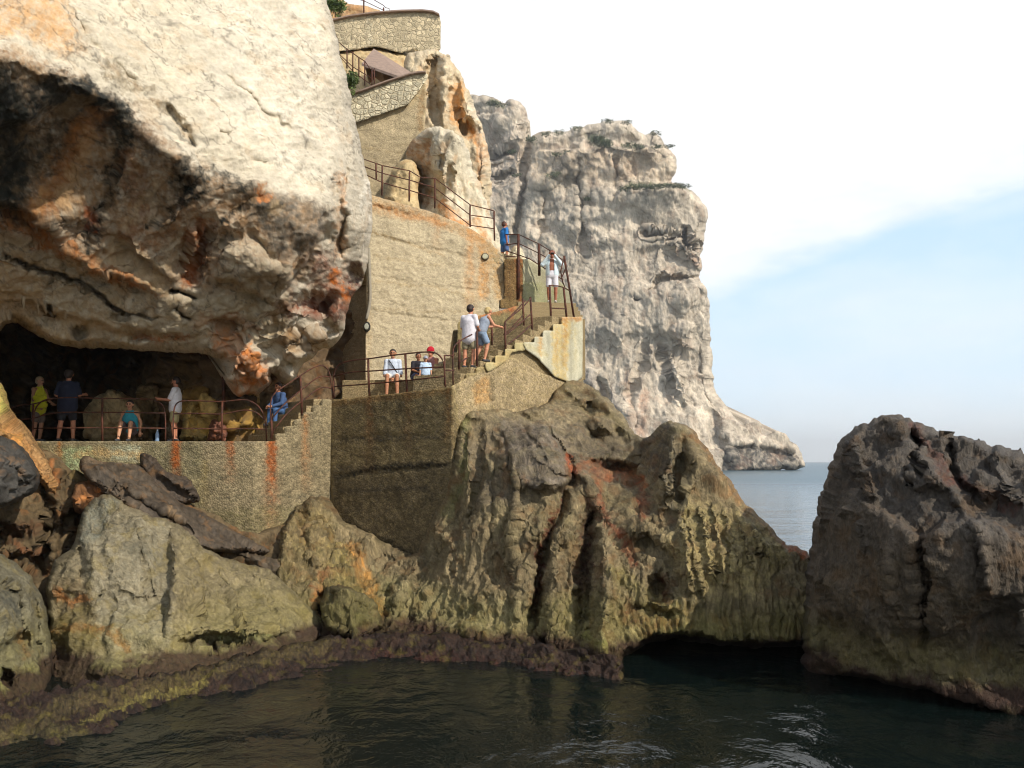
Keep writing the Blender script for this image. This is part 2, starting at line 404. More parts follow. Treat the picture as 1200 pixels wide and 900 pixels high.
# ---------------------------------------------------------------- camera, light, sky
SUN=Vector((.60,-.55,.58)).normalized()
cam=bpy.data.cameras.new('camera'); co=bpy.data.objects.new('camera',cam); C.objects.link(co)
co.location=(0,0,EYE); co.rotation_euler=(math.pi/2+TH,0,0); cam.sensor_width=36; cam.lens=30; cam.clip_start=.1; cam.clip_end=60000
bpy.context.scene.camera=co
sl=bpy.data.lights.new('sun','SUN'); so=bpy.data.objects.new('sun',sl); C.objects.link(so)
sl.energy=3.3; sl.angle=math.radians(.6); sl.color=(1,.93,.82); so.rotation_euler=SUN.to_track_quat('Z','Y').to_euler(); so.location=(20,-10,40)
W=bpy.data.worlds.new('World'); bpy.context.scene.world=W; W.use_nodes=True; nt=W.node_tree; nt.nodes.clear(); n=N(nt)
wo=n('ShaderNodeOutputWorld'); bg=n('ShaderNodeBackground'); n.l(bg.outputs[0],wo.inputs[0])
sky=n('ShaderNodeTexSky',sky_type='NISHITA'); sky.sun_disc=False; sky.sun_elevation=math.asin(SUN.z); sky.sun_rotation=math.atan2(SUN.x,SUN.y)
sky.air_density=1.; sky.dust_density=1.5; sky.ozone_density=1.
tc=n('ShaderNodeTexCoord').outputs['Generated']; sp=n('ShaderNodeSeparateXYZ'); n.l(tc,sp.inputs[0])
zc=mth(n,'MAXIMUM',sp.outputs[2],.02)
# thin bright cloud deck: its edge runs away to the right, blue sky under and beyond it
nz=noise(n,mapping(n,tc,(1.2,1.2,4.)),3.,6,.55,.3); nz2=noise(n,mapping(n,tc,(1,1,3)),9.,5,.6)
a=mth(n,'ADD',mth(n,'MULTIPLY',sp.outputs[2],1.),mth(n,'MULTIPLY',sp.outputs[0],-.3))
a=mth(n,'ADD',a,mth(n,'MULTIPLY',mth(n,'SUBTRACT',nz,.5),.05)); a=mth(n,'ADD',a,mth(n,'MULTIPLY',mth(n,'SUBTRACT',nz2,.5),.03))
cl=ramp(n,a,[(.112,0.),(.135,.7),(.2,1.)])
thin=ramp(n,nz,[(.42,0.),(.7,.35)]); cl=mth(n,'MAXIMUM',cl,thin)
front=mth(n,'MULTIPLY',ramp(n,sp.outputs[2],[(.45,1.),(.75,.35)]),ramp(n,sp.outputs[1],[(-.1,.6),(.35,1.)]))
blue=ramp(n,sp.outputs[2],[(0.,(7.2,7.9,8.3,1)),(.08,(6.2,7.6,8.7,1)),(.25,(4.6,6.4,8.4,1)),(.5,(3.8,5.5,8.2,1))])
lo=mixc(n,mth(n,'MULTIPLY',front,1.),sky.outputs[0],blue)
wh=mixc(n,ramp(n,nz2,[(.35,0.),(.65,1.)]),(7.9,7.95,8.,1),(8.9,8.8,8.6,1)); col=mixc(n,mth(n,'MULTIPLY',cl,front),lo,wh)
n.l(col,bg.inputs[0]); bg.inputs[1].default_value=.1
sc=bpy.context.scene; sc.view_settings.view_transform='Standard'; sc.view_settings.look='None'; sc.view_settings.exposure=.44; sc.view_settings.gamma=1
sc.render.engine='CYCLES'; sc.cycles.filter_width=1.1; sc.render.filter_size=1.1; sc.cycles.use_denoising=True; sc.cycles.use_adaptive_sampling=True; sc.cycles.adaptive_threshold=.04; sc.cycles.max_bounces=4; sc.cycles.diffuse_bounces=2; sc.cycles.volume_bounces=0
# ---------------------------------------------------------------- rock and ground
def dz(a,s,o=5,off=0.,st=(1,1,1)): return lambda V,px,py: a*fbm(V*np.array(st)/s,o,off=off)
CR='#b5aa96'; ORG='#8a5428'; BLK='#24241e'; DRK='#584c3c'
def d_cliff(V,px,py):
    up=V[:,2]
    P=V.copy(); r=np.array([[.82,0,.57],[0,1,0],[-.57,0,.82]]); P=P@r.T   # strata dip to the right
    smooth=.12*fbm(P*np.array([.7,.7,2.2]),6,g=.6)+.06*ridged(P*np.array([1.1,1.1,4.2]),5,g=.65)
    rough=.24*facet(P*np.array([.3,.4,.6]),3)+.05*facet(P*np.array([1.2,1.2,2.2]),5)+.08*fbm(V*1.5,5,g=.6)+.09*crisp(P*np.array([1.6,1.6,3.4]))+.03*fbm(V*8,3)
    m=np.clip((py-(70+px*.46))/50,0,1)*np.clip((430-px)/50,.5,1)
    k=np.clip((px-235)/40,0,1)*np.clip((py-330)/60,0,1)
    return smooth*(1-.4*m)+rough*m*.8+.10*fbm(V*.45,3)+k*(.25*crisp(V*1.5)+.18*facet(V*1.5,9))
cliff_ol=[(-420,-90),(384,-90),(383,0),(388,20),(395,45),(402,75),(408,100),(412,125),(418,150),(424,175),(430,200),(435,235),(436,265),(433,295),(431,312),(424,332),(413,345),(408,362),(404,378),(398,398),(388,408),(376,408),(366,420),(352,428),(350,440),(340,452),(330,448),(322,438),(316,438),(318,450),(308,456),(302,464),(290,460),(283,466),(272,458),(264,444),(259,430),(258,416),(200,413),(150,409),(80,406),(50,398),(25,381),(10,378),(0,390),(-60,400),(-420,420)]
cliff_c=[(-420,-90,14.2),(-420,60,11.6),(-420,160,12.2),(-420,250,13.6),(-420,410,16.8),(-170,-90,15),(-170,60,12.2),(-170,160,13.2),(-170,250,14.6),(-170,400,18),
(0,-90,16.8),(0,0,14.6),(0,65,13.4),(0,110,13.9),(0,170,15),(0,250,16.4),(0,330,17.9),(0,390,19.6),
(100,-90,18.8),(100,0,16.8),(100,95,15.1),(100,140,15.5),(100,200,16.6),(100,270,17.7),(100,340,18.6),(100,400,19.9),
(200,-90,21.5),(200,0,19.1),(200,100,17.4),(200,180,16.6),(200,220,17),(200,280,18),(200,350,19),(200,410,20.2),
(300,-90,22.8),(300,0,20.8),(300,100,19.4),(300,215,18.3),(300,250,18.5),(300,300,19),(300,370,20.4),(290,450,21.8),
(380,-90,24.6),(380,0,22.8),(380,100,21.4),(380,200,20.2),(378,248,19.6),(360,300,19.8),(385,330,21.5),(400,340,22.3),(420,300,22.4),(430,220,22.4),(390,400,23.6),(350,380,21.6),(340,440,22.6),(410,120,22.6)]
cliff_f=[('r',[(70,-20),(85,10),(98,40),(118,68),(140,85),(165,97)],4,-.14),('r',[(190,122),(205,135),(216,155),(226,174)],5,-.3),
('r',[(258,80),(290,112),(330,145),(366,163),(384,188)],3,-.13),('r',[(200,30),(240,62),(275,112)],3,-.06),('r',[(365,28),(380,42),(396,58)],3,-.12),
('r',[(320,120),(350,158),(378,180)],7,.12),('r',[(150,20),(200,90),(250,150)],9,.08),('r',[(298,185),(310,195)],5,-.12),('r',[(255,150),(268,165)],5,-.14),
('r',[(0,62),(60,85),(90,92),(140,120),(185,165),(240,208),(300,220),(345,236),(386,246)],12,.22),('s',[(0,20),(30,50),(90,88),(140,118),(185,160),(240,205),(300,222),(345,240),(386,250)],8,.15,40),
('s',[(55,272),(70,298),(100,315),(140,331),(192,344)],3,-.5,34),('s',[(-20,235),(40,256),(75,290)],5,-.4,30),('s',[(130,115),(150,180),(120,250),(105,290)],5,-.1,16),('s',[(245,205),(210,240),(178,272)],4,-.3,22),('s',[(320,225),(290,240),(262,262)],4,-.25,18),
('r',[(0,300),(35,312),(65,320),(92,330),(125,355),(150,367),(185,372)],2.6,-.45),('s',[(-20,352),(60,366),(110,380),(180,392),(250,396)],4,-.3,14),('r',[(60,320),(58,345)],2,-.12),
('s',[(125,268),(150,285),(160,303),(172,308),(190,322),(205,333)],3,-.2,22),
('b',(93,387,10,7,0),-.35),('b',(56,362,6,5,0),-.35),('b',(145,372,16,8,20),-.3),('r',[(200,342),(232,348)],4,-.5),('r',[(202,362),(226,373)],3,-.4),('b',(165,395,20,8,0),-.25),
('b',(288,312,40,34,20),.5),('r',[(256,290),(262,270),(285,282)],4,-.18),('r',[(296,270),(312,292),(322,310)],4,-.22),
('s',[(386,250),(366,290),(346,320),(330,350)],4,.9,30),('s',[(242,328),(270,332),(290,341),(320,351),(330,349)],3,-.35,16),
('r',[(243,262),(236,285),(224,305),(218,330)],11,-.4),('b',(262,382,22,12,0),-.4),('b',(318,384,14,10,0),-.3),
('r',[(390,208),(398,240),(398,300)],4,-.35),('r',[(404,195),(402,260),(400,300)],3,-.25),('b',(415,322,13,19,0),-.9),('r',[(425,305),(424,335)],3,.2),
('b',(370,355,34,16,0),-.6),('b',(350,300,14,30,25),-.3),('b',(290,420,24,22,0),.45),('b',(276,440,14,14,0),.4),('b',(308,440,14,13,0),.35),('b',(345,415,18,14,0),.4),('b',(372,395,18,14,0),.4),('b',(330,395,12,10,0),.3),('b',(395,370,12,20,0),.35),
('r',[(262,418),(262,445)],4,-.4)]
cliff_s=[('p',[(-170,-90),(384,-90),(384,240),(340,232),(230,190),(140,108),(0,60),(-170,60)],30,'#c9bda4',.6),
('p',[(380,-60),(385,200),(340,215),(250,120),(230,-60)],60,'#cfc5b2',.7),
('p',[(-20,0),(70,-10),(100,60),(70,60),(20,40),(-20,50)],16,'#b98e5c',.75),
('p',[(-170,62),(20,60),(90,88),(140,116),(175,150),(240,205),(300,220),(388,248),(370,300),(340,330),(180,345),(60,290),(-170,250)],14,'#8c6b48',.8),  # underside below the nose: brown stone, darkened further by painted shade
('p',[(-170,250),(60,280),(200,345),(340,345),(340,400),(-170,410)],16,'#9c8a6c',.8),
('p',[(250,280),(300,275),(335,310),(340,345),(310,348),(250,325),(255,300)],8,'#a89a82',.8),
('p',[(135,275),(165,300),(205,330),(190,342),(140,326),(120,305)],8,'#a59070',.8),
('p',[(205,270),(240,300),(215,330),(180,310)],10,'#a49276',.5),
('p',[(0,235),(60,270),(110,305),(150,322),(190,343),(130,330),(70,300),(0,262)],6,'#9a6438',.85),
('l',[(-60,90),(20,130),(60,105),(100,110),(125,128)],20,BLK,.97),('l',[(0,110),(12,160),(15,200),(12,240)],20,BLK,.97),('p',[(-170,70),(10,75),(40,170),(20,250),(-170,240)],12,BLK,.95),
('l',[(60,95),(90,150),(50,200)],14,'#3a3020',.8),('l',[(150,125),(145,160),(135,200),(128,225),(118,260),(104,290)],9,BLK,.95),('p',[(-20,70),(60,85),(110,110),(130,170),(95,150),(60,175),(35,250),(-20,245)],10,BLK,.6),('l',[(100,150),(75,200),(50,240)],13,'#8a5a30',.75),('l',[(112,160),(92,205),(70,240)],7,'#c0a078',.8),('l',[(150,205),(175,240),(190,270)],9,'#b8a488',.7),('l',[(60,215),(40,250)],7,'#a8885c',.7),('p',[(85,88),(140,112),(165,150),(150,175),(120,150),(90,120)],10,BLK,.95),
('p',[(160,135),(190,165),(180,190),(160,170)],7,'#56483a',.8),
('p',[(210,180),(245,205),(240,222),(212,245),(198,222)],6,BLK,.93),('l',[(212,240),(195,257),(176,270)],4,BLK,.9),('l',[(245,200),(268,212),(290,225),(300,240)],9,'#2c2a22',.9),('l',[(290,235),(270,250),(258,262)],4,BLK,.9),
('p',[(295,218),(345,230),(385,246),(376,275),(350,300),(320,295),(300,260)],8,'#5c554a',.85),('l',[(300,225),(312,232)],5,'#b8713a',.9),('p',[(310,235),(330,240),(325,252),(312,250)],5,'#a08a68',.7),
('l',[(115,140),(90,190),(60,230),(35,250)],16,'#946030',.6),('l',[(100,180),(70,235)],7,'#b09068',.7),('l',[(150,190),(165,250),(150,275)],14,'#7d4a22',.6),('l',[(185,215),(150,260)],6,'#b09a78',.6),('l',[(105,240),(112,262)],8,'#a5552a',.7),
('l',[(238,265),(232,290),(222,325)],11,'#7c431c',.9),('l',[(245,270),(240,300),(236,330)],4,'#4a2c18',.8),('l',[(170,290),(200,280),(215,250)],8,'#8a5a30',.6),
('l',[(375,315),(385,335),(400,360)],22,'#7a4020',.7),('l',[(396,325),(408,345),(418,350)],8,'#c06a28',.9),('b',0,0,0,0) if 0 else ('l',[(415,310),(416,335)],9,'#54281c',.9),('l',[(340,362),(395,362)],11,'#6e3820',.85),('l',[(330,355),(345,400)],6,'#4e3a28',.6),
('l',[(262,395),(285,420),(305,445),(282,452)],16,'#b0682c',.85),('l',[(290,405),(300,430)],6,'#c87a34',.8),('l',[(340,400),(372,398)],14,'#8f6f48',.8),('l',[(345,330),(335,350),(322,372)],9,'#6a4a30',.6),
('l',[(160,395),(190,400),(215,398)],5,'#9a5a26',.7),('l',[(230,380),(250,370),(300,385)],7,'#8a5830',.6),
('l',[(398,200),(400,260),(396,300)],5,'#b07a48',.5),('l',[(428,215),(432,280)],4,'#d8d0c0',.6),('l',[(185,118),(210,140)],7,'#8a7a60',.7),('l',[(125,80),(150,98),(180,105)],6,'#77684e',.7)]
cliff=face('cliff',cliff_ol,rbf(cliff_c,9),1.7,(2.2,20),cliff_f,(5,24),d_cliff,CR,cliff_s,(9,22),(10,.9),7.,None,M['cliff'],seed=1)
tag(cliff,kind='structure')
# cave behind the walkway
def d_cave(V,px,py): return .55*blocks(V*np.array([.7,.5,.8]),9,1.)+.3*ridged(V*.9,5)
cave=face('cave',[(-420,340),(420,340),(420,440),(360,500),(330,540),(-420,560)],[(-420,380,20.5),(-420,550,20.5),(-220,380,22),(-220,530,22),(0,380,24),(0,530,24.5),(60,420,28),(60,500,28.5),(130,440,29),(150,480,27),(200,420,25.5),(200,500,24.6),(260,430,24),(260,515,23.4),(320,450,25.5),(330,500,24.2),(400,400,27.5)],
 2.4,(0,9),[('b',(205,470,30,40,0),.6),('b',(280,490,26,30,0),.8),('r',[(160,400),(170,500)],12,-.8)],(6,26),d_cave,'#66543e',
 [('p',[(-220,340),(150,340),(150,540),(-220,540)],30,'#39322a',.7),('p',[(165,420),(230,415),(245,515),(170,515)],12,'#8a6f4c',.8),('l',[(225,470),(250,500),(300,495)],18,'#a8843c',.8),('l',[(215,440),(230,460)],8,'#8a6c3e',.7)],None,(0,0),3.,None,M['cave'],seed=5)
tag(cave,kind='structure')
# crags above the stair
def d_crag(V,px,py): return .28*facet(V*np.array([.5,.5,.25]),21)+.12*facet(V*np.array([1.4,1.4,.6]),2)+.22*fbm(V*np.array([1.2,1.2,.5]),6,g=.65)+.3*crisp(V*np.array([1.5,1.5,.6]))
crag=face('crag',[(470,62),(500,58),(512,57),(519,65),(527,61),(530,76),(541,85),(545,100),(552,112),(560,132),(568,158),(573,180),(577,200),(575,240),(583,300),(560,320),(480,320),(470,200),(480,120)],
 [(480,60,37),(520,70,36.5),(545,110,36),(575,200,35),(580,300,34),(500,200,35),(480,300,34)],1.8,(2,9),
 [('r',[(511,60),(505,90),(512,140)],5,-.8),('r',[(538,80),(532,120),(545,160)],4,-.6),('b',(550,150,16,14,0),-.8),('r',[(520,70),(522,110),(520,150)],6,.5)],(3,14),d_crag,'#bfae90',
 [('l',[(540,100),(535,140),(560,160),(568,180)],8,'#c28a4a',.8),('l',[(550,150),(562,168),(566,205)],6,'#b87838',.8),('l',[(505,70),(510,120)],6,'#b08e62',.6),('l',[(555,120),(570,200)],6,'#d5c8b0',.6)],None,(8,.8),4.,None,M['crag'],seed=8)
tag(crag,kind='structure')
crag2=face('crag_spur',[(470,188),(474,176),(485,162),(497,151),(512,147),(526,152),(540,160),(547,175),(553,195),(562,215),(570,235),(580,262),(592,292),(602,300),(604,330),(560,330),(495,300),(490,250),(486,215),(472,205)],
 [(475,180,33.4),(490,220,33.2),(505,160,31.8),(520,200,31),(545,200,31.3),(575,260,31.6),(500,280,30.6),(560,310,30.6),(600,320,31.5)],1.8,(1.6,9),
 [('s',[(508,150),(505,190),(500,240)],5,-.5,14),('b',(527,205,6,18,0),-.3),('b',(514,190,6,10,0),-.2)],(3,14),d_crag,'#c4b89f',
 [('p',[(470,170),(500,160),(502,200),(500,245),(480,235)],5,'#b08254',.85),('l',[(520,240),(532,265),(545,262)],7,'#c07c3a',.8),('l',[(560,258),(566,290)],6,'#bf823e',.7)],None,(7,.7),2.5,None,M['crag'],seed=9)
tag(crag2,kind='structure')
# ---- far headland
def d_head(V,px,py):
    P=V/10.
    led=np.tanh(3*np.sin(P[:,2]*1.15+1.6*fbm(P*.35,3)+.4*fbm(P*1.3,3)))
    return 2.4*facet(P*np.array([.4,.4,.5]),31)+.9*facet(P*np.array([1.4,1.4,.8]),11)+1.5*led+1.5*fbm(P*np.array([.9,.9,.5]),5,g=.6)+1.*fbm(P*np.array([3.4,3.4,.9]),5,g=.65)+1.9*crisp(P*np.array([1.5,1.5,1.2]))
head_ol=[(430,150),(480,130),(520,112),(560,112),(575,113),(583,117),(590,122),(596,117),(604,116),(613,121),(618,131),(620,150),(620,160),(628,157),(640,153),(655,154),(667,152),(680,149),(692,146),(706,142),(720,141),(735,142),(742,145),(746,153),(760,158),(764,154),(772,155),(777,164),(780,171),(790,178),(794,193),(791,207),(786,214),(800,216),(812,224),(822,232),(828,243),(829,258),(826,280),(821,300),(824,312),(820,322),(824,334),(830,346),(831,370),(833,400),(836,435),(839,459),(847,470),(858,482),(864,494),(870,497),(876,490),(884,490),(891,497),(896,508),(904,507),(912,504),(924,513),(935,524),(942,538),(942,550),(905,553),(865,555),(800,590),(430,590)]
headland=face('headland',head_ol,[(430,150,408),(430,590,400),(520,110,400),(520,590,392),(600,120,385),(600,400,378),(640,160,378),(640,560,362),(720,145,372),(720,350,364),(720,560,352),(790,200,366),(800,350,358),(800,555,346),(828,250,368),(832,400,360),(850,480,356),(850,555,342),(900,500,358),(900,553,341),(941,545,352)],1.5,(2.,9),
 [('s',[(620,168),(640,172),(670,170),(690,166),(720,168),(760,170),(794,168)],4,5,22),('s',[(700,222),(735,219),(780,218),(812,222)],3,5,20),('s',[(640,182),(665,180),(680,173),(700,172)],3,3,12),
 ('r',[(676,190),(680,240),(684,300)],3.5,-5),('r',[(720,180),(721,235)],3,-3),('b',(745,195,16,20,0),-4),('b',(690,235,9,14,0),-3),
 ('r',[(756,274),(780,272),(805,276)],2,-7),('r',[(803,268),(804,292)],3.5,-10),('r',[(808,280),(820,296)],3,-5),('b',(788,279,5,3,0),-6),('b',(746,350,7,4,0),-4),
 ('r',[(760,338),(780,328),(805,325),(822,322)],2,-5),('s',[(782,285),(800,298),(820,318)],4,-4,16),('s',[(695,205),(630,210)],5,3,16),
 ('r',[(615,130),(617,180),(612,230),(600,290)],4,-7),('r',[(640,230),(632,280)],3,-3),('b',(636,213,17,10,0),3),('b',(596,150,18,26,0),4),('r',[(574,180),(604,178)],2.5,-5),('r',[(574,205),(604,204)],2.5,-5),
 ('b',(800,395,18,22,0),5),('b',(790,435,14,22,0),5),('b',(720,390,20,20,0),3),('r',[(770,380),(780,430),(800,480)],4,-4),('r',[(760,400),(740,460)],4,-3),('b',(800,350,18,16,0),3),
 ('r',[(700,440),(712,490),(716,530)],4,-6),('r',[(740,450),(745,500)],4,-4),('r',[(690,340),(720,380)],5,-3),('b',(797,460,12,18,0),4),('s',[(838,475),(850,520),(862,556)],5,-5,14),('s',[(846,520),(880,522),(938,530)],3,-4,16)],
 (3.5,15),d_head,'#b6a996',
 [('l',[(560,112),(580,114)],3,'#5c5c48',.7),('l',[(576,121),(590,126)],2.5,'#4e5236',.8),('l',[(690,160),(702,167)],5,'#4c4c3c',.8),('l',[(698,163),(714,167)],4,'#3f4a30',.85),('l',[(730,169),(752,172)],2.5,'#4c543c',.8),('l',[(620,163),(628,165)],2.5,'#44503a',.8),
 ('l',[(730,220),(760,218),(788,218),(806,221)],2.5,'#46522f',.9),('l',[(640,206),(654,203)],3,'#586044',.7),('l',[(650,181),(664,180)],2,'#56604a',.7),('l',[(688,233),(690,233)],2,'#333',.0) if 0 else ('l',[(686,232),(691,233)],2,'#3c3c36',.9),
 ('l',[(744,349),(750,351)],3,'#3a3a3c',.9),('l',[(802,268),(804,292)],3,'#4a4640',.7),('l',[(756,273),(800,274)],1.6,'#5a4e44',.7),
 ('p',[(620,170),(790,172),(790,214),(620,215)],20,'#b29a7c',.5),('p',[(570,150),(612,150),(612,230),(575,260)],16,'#a39282',.5),('l',[(690,440),(700,520)],7,'#6e6a6c',.55),('l',[(716,450),(722,520)],5,'#77706c',.5),('l',[(755,460),(752,510)],7,'#a87c60',.5),('l',[(735,430),(738,510)],4,'#b09078',.5),
 ('p',[(845,530),(870,522),(935,532),(944,556),(845,560)],6,'#4a4844',1.),('l',[(690,260),(690,290)],5,'#857c72',.5),('l',[(810,275),(825,300)],4,'#857a70',.4),('l',[(800,290),(822,312)],4,'#b8957c',.6)],(3,10),(7,9.),60.,None,M['head'],seed=12)
tag(headland,kind='structure')
# ---- shore rock under the walls
SH='#786a4e'
def d_shore(V,px,py):
    fl=fbm(V*np.array([2.6,2.6,.3]),4,g=.6)
    m=np.clip((py-470)/120,.2,1)
    f2=1-np.abs(fbm((V+.25*np.stack([fbm(V*.9,3),fbm(V*.9+7,3),0*V[:,0]],1))*np.array([4.2,4.2,.2]),4,g=.6))*4
    lo=np.clip((py-560)/60,0,1)
    return .075*np.clip(f2,-1,1)*lo+(.11-.085*lo)*crisp(V*np.array([1.6,1.6,1.]))+.10*fl*m+.16*facet(V*np.array([.5,.5,.25]),41)+.06*facet(V*np.array([1.3,1.3,.4]),3)+.10*fbm(V*np.array([1.3,1.3,.5]),4)+.05*fbm(V*5,4)+.045*ridged(V*np.array([5,5,.55]),4,off=5)-.02
shore_ol=[(388,590),(393,608),(420,620),(450,636),(486,655),(500,625),(522,575),(531,522),(540,484),(560,480),(585,478),(605,484),(640,476),(650,458),(660,450),(668,446),(680,444),(695,455),(712,466),(728,482),(742,505),(752,512),(765,511),(771,498),(783,493),(795,494),(806,499),(816,508),(826,520),(840,541),(856,566),(872,588),(890,604),(905,620),(922,637),(938,643),(948,650),(962,690),(965,760),(960,835),(900,850),(800,850),(730,850),(600,830),(480,815),(380,800),(330,760),(320,700),(325,650),(330,620),(345,595),(370,578)]
shore_c=[(330,620,19.6),(350,600,20.6),(388,595,21),(340,700,18.2),(380,760,16.8),(400,600,21),(440,645,19.8),(486,660,18.9),(430,700,18),(430,740,17.1),(500,700,17.8),(490,745,17),(520,590,19.1),(545,485,19.5),(545,540,18.8),(600,485,20.6),(650,460,23.2),(680,448,24),(700,470,22.5),(740,510,20.6),(640,505,19.2),(600,560,17.9),(560,620,17.6),(600,650,17),(560,740,16.4),(640,760,15.9),(600,820,15),(480,810,15.4),(660,540,18.3),(700,545,19),(700,600,17.2),(700,650,16.5),(700,760,15.2),(710,800,14.4),(750,560,18.4),(752,515,19.4),(790,495,18),(790,560,17),(830,525,17.8),(860,575,17.2),(820,640,15.7),(780,700,15.5),(860,700,15.4),(900,640,15.9),(925,640,16.3),(960,700,15.7),(940,760,15.6),(850,760,15.3),(760,800,15.4),(850,840,15.5),(950,840,15.5)]
shore_f=[('b',(625,532,42,48,10),.45),('r',[(700,470),(730,500),(745,530)],6,.25),('r',[(600,484),(640,500),(668,540),(672,566),(655,574)],3,-.45),('s',[(600,484),(640,500),(668,540),(672,566),(655,574),(620,570)],5,.3,20),('s',[(545,500),(600,492),(660,492),(720,520)],4,.25,14),('r',[(580,500),(592,520),(600,560)],2.5,-.14),('r',[(610,495),(640,540)],2.5,-.12),('s',[(760,515),(752,545),(745,580)],4,-.3,16),('r',[(545,490),(560,500),(560,560),(548,620)],6,-.35),('r',[(572,495),(580,560),(575,640)],4,-.15),('r',[(600,520),(606,600),(600,690)],4,.15),
('r',[(668,560),(656,600),(640,640),(630,690),(625,742)],5,-.7),('r',[(640,560),(637,600),(618,640)],7,.2),('r',[(656,600),(650,660),(645,740)],9,.3),('r',[(693,588),(690,640),(684,700),(681,745)],8,-.8),('r',[(706,622),(712,670),(708,720),(702,770)],10,.55),('b',(640,568,30,12,0),.35),
('r',[(672,545),(690,560),(700,600)],8,.4),('b',(722,548,34,10,10),-.6),('b',(740,605,28,36,0),.35),('s',[(728,640),(760,630),(790,650),(800,700)],6,-.35,22),('b',(770,690,14,20,-20),-.6),('r',[(745,715),(790,720)],6,-.3),
('r',[(792,497),(786,530),(784,570),(770,600)],9,.4),('s',[(806,500),(802,560),(790,620)],6,-.3,16),('b',(798,555,14,24,20),-.45),('r',[(778,560),(800,620),(810,690)],6,.25),('s',[(826,530),(858,582),(900,632),(922,650)],5,.3,16),
('r',[(822,590),(838,680)],3,.16),('r',[(836,590),(852,690)],3,.16),('r',[(850,598),(866,680)],3,.16),('r',[(866,606),(884,672)],3,.16),('r',[(880,618),(896,660)],3,.14),('r',[(806,600),(826,700)],3,.14),('r',[(892,630),(908,664)],2.5,.14),
('n',[(728,772),(760,748),(800,742),(850,752),(900,756),(950,752),(970,860),(726,860)],12,-1.9),('n',[(395,744),(470,748),(560,752),(640,764),(660,780),(560,776),(400,770)],6,-.7),('n',[(633,745),(650,760),(655,775),(640,775)],6,-.5),
('b',(400,705,20,32,0),.5),('r',[(378,690),(380,730)],5,-.6),('r',[(452,690),(450,750)],5,-.25),('b',(470,728,24,26,0),-.3),('r',[(490,650),(470,690),(468,740)],7,.2),('b',(372,640,18,26,0),.3),('r',[(354,590),(352,640)],4,-.3),('r',[(500,610),(530,640),(520,700)],8,.2),('b',(590,670,22,28,0),-.2),('b',(614,700,14,36,0),.25),
('r',[(600,486),(640,492),(680,498),(715,520)],5,-.3),('b',(690,480,12,10,20),-.6),('r',[(660,452),(688,478),(716,512)],4,.3),('b',(706,500,24,12,0),.35),('b',(730,530,20,14,0),.35),('r',[(690,505),(705,520)],3,-.35),('b',(678,510,14,16,0),.2)]
shore_s=[('p',[(560,495),(640,485),(740,510),(755,560),(700,560),(660,580),(560,600),(545,560)],20,'#655a48',.85),('p',[(585,488),(650,500),(672,560),(620,575),(590,530)],10,'#6a6054',.75),('p',[(540,478),(640,474),(690,500),(600,498)],6,'#8f7f60',.7),
('l',[(672,552),(690,545),(720,552),(750,560)],8,'#8c5232',.7),('l',[(665,535),(672,552)],5,'#a8502a',.7),('l',[(752,560),(752,600)],6,'#7a3e22',.7),
('l',[(662,575),(648,615),(632,650),(628,740)],4,'#5a2418',.9),('l',[(690,590),(686,650),(684,700)],9,'#4a281c',.8),('l',[(700,560),(706,600),(735,640),(745,660)],6,'#7a3a22',.7),
('p',[(640,700),(700,690),(760,700),(800,720),(930,730),(930,760),(700,790),(660,760)],20,'#7d724a',.6),('l',[(720,670),(760,700),(790,712)],12,'#867a4a',.6),('l',[(735,720),(760,735),(790,730)],9,'#5c3220',.8),('l',[(772,680),(780,700)],8,'#4c2a1c',.8),
('p',[(805,580),(890,600),(925,650),(900,700),(820,700),(780,640)],14,'#9a8a5c',.75),('l',[(815,510),(850,560),(905,622),(940,645)],9,'#84633c',.9),('l',[(920,638),(945,650)],6,'#8c4a2a',.8),
('p',[(748,510),(775,495),(790,500),(785,560),(760,560)],6,'#4a433a',.8),('p',[(780,500),(800,500),(800,640),(780,620)],8,'#5e584a',.5),
('p',[(390,640),(480,680),(560,700),(640,720),(620,760),(380,745)],14,'#787052',.6),('p',[(386,720),(460,700),(470,750),(380,750)],10,'#6a6a48',.5),('l',[(410,640),(430,680),(445,720)],9,'#a8763a',.8),('l',[(380,670),(372,700),(370,715)],6,'#9c5a30',.8),('p',[(380,640),(400,630),(430,700),(400,730),(385,700)],8,'#8e7c48',.7),
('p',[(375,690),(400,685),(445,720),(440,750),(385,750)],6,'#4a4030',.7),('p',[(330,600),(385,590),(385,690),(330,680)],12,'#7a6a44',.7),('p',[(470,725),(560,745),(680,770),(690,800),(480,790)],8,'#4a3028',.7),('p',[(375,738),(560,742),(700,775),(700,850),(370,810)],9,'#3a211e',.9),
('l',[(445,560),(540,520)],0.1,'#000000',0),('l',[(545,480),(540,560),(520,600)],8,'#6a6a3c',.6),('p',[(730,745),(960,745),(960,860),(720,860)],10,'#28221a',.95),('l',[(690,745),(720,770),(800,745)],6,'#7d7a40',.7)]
shore=face('shore_cliff',shore_ol,rbf(shore_c,9),1.6,(2.6,12),shore_f,(4,18),d_shore,SH,shore_s,(7,16),(7,.5),4.,None,M['shore'],seed=14)
tag(shore,kind='structure')

back=face('mountain',[(120,-140),(380,-140),(386,-60),(392,20),(420,40),(470,80),(500,140),(500,420),(120,420)],[(120,-140,40),(380,-100,46),(380,100,46),(490,140,47),(490,400,46),(120,400,40),(300,150,44)],4.,(1,12),[],(6,26),d_crag,'#b8a888',[],None,(14,1.),6.,None,M['crag'],seed=90)
tag(back,kind='structure')
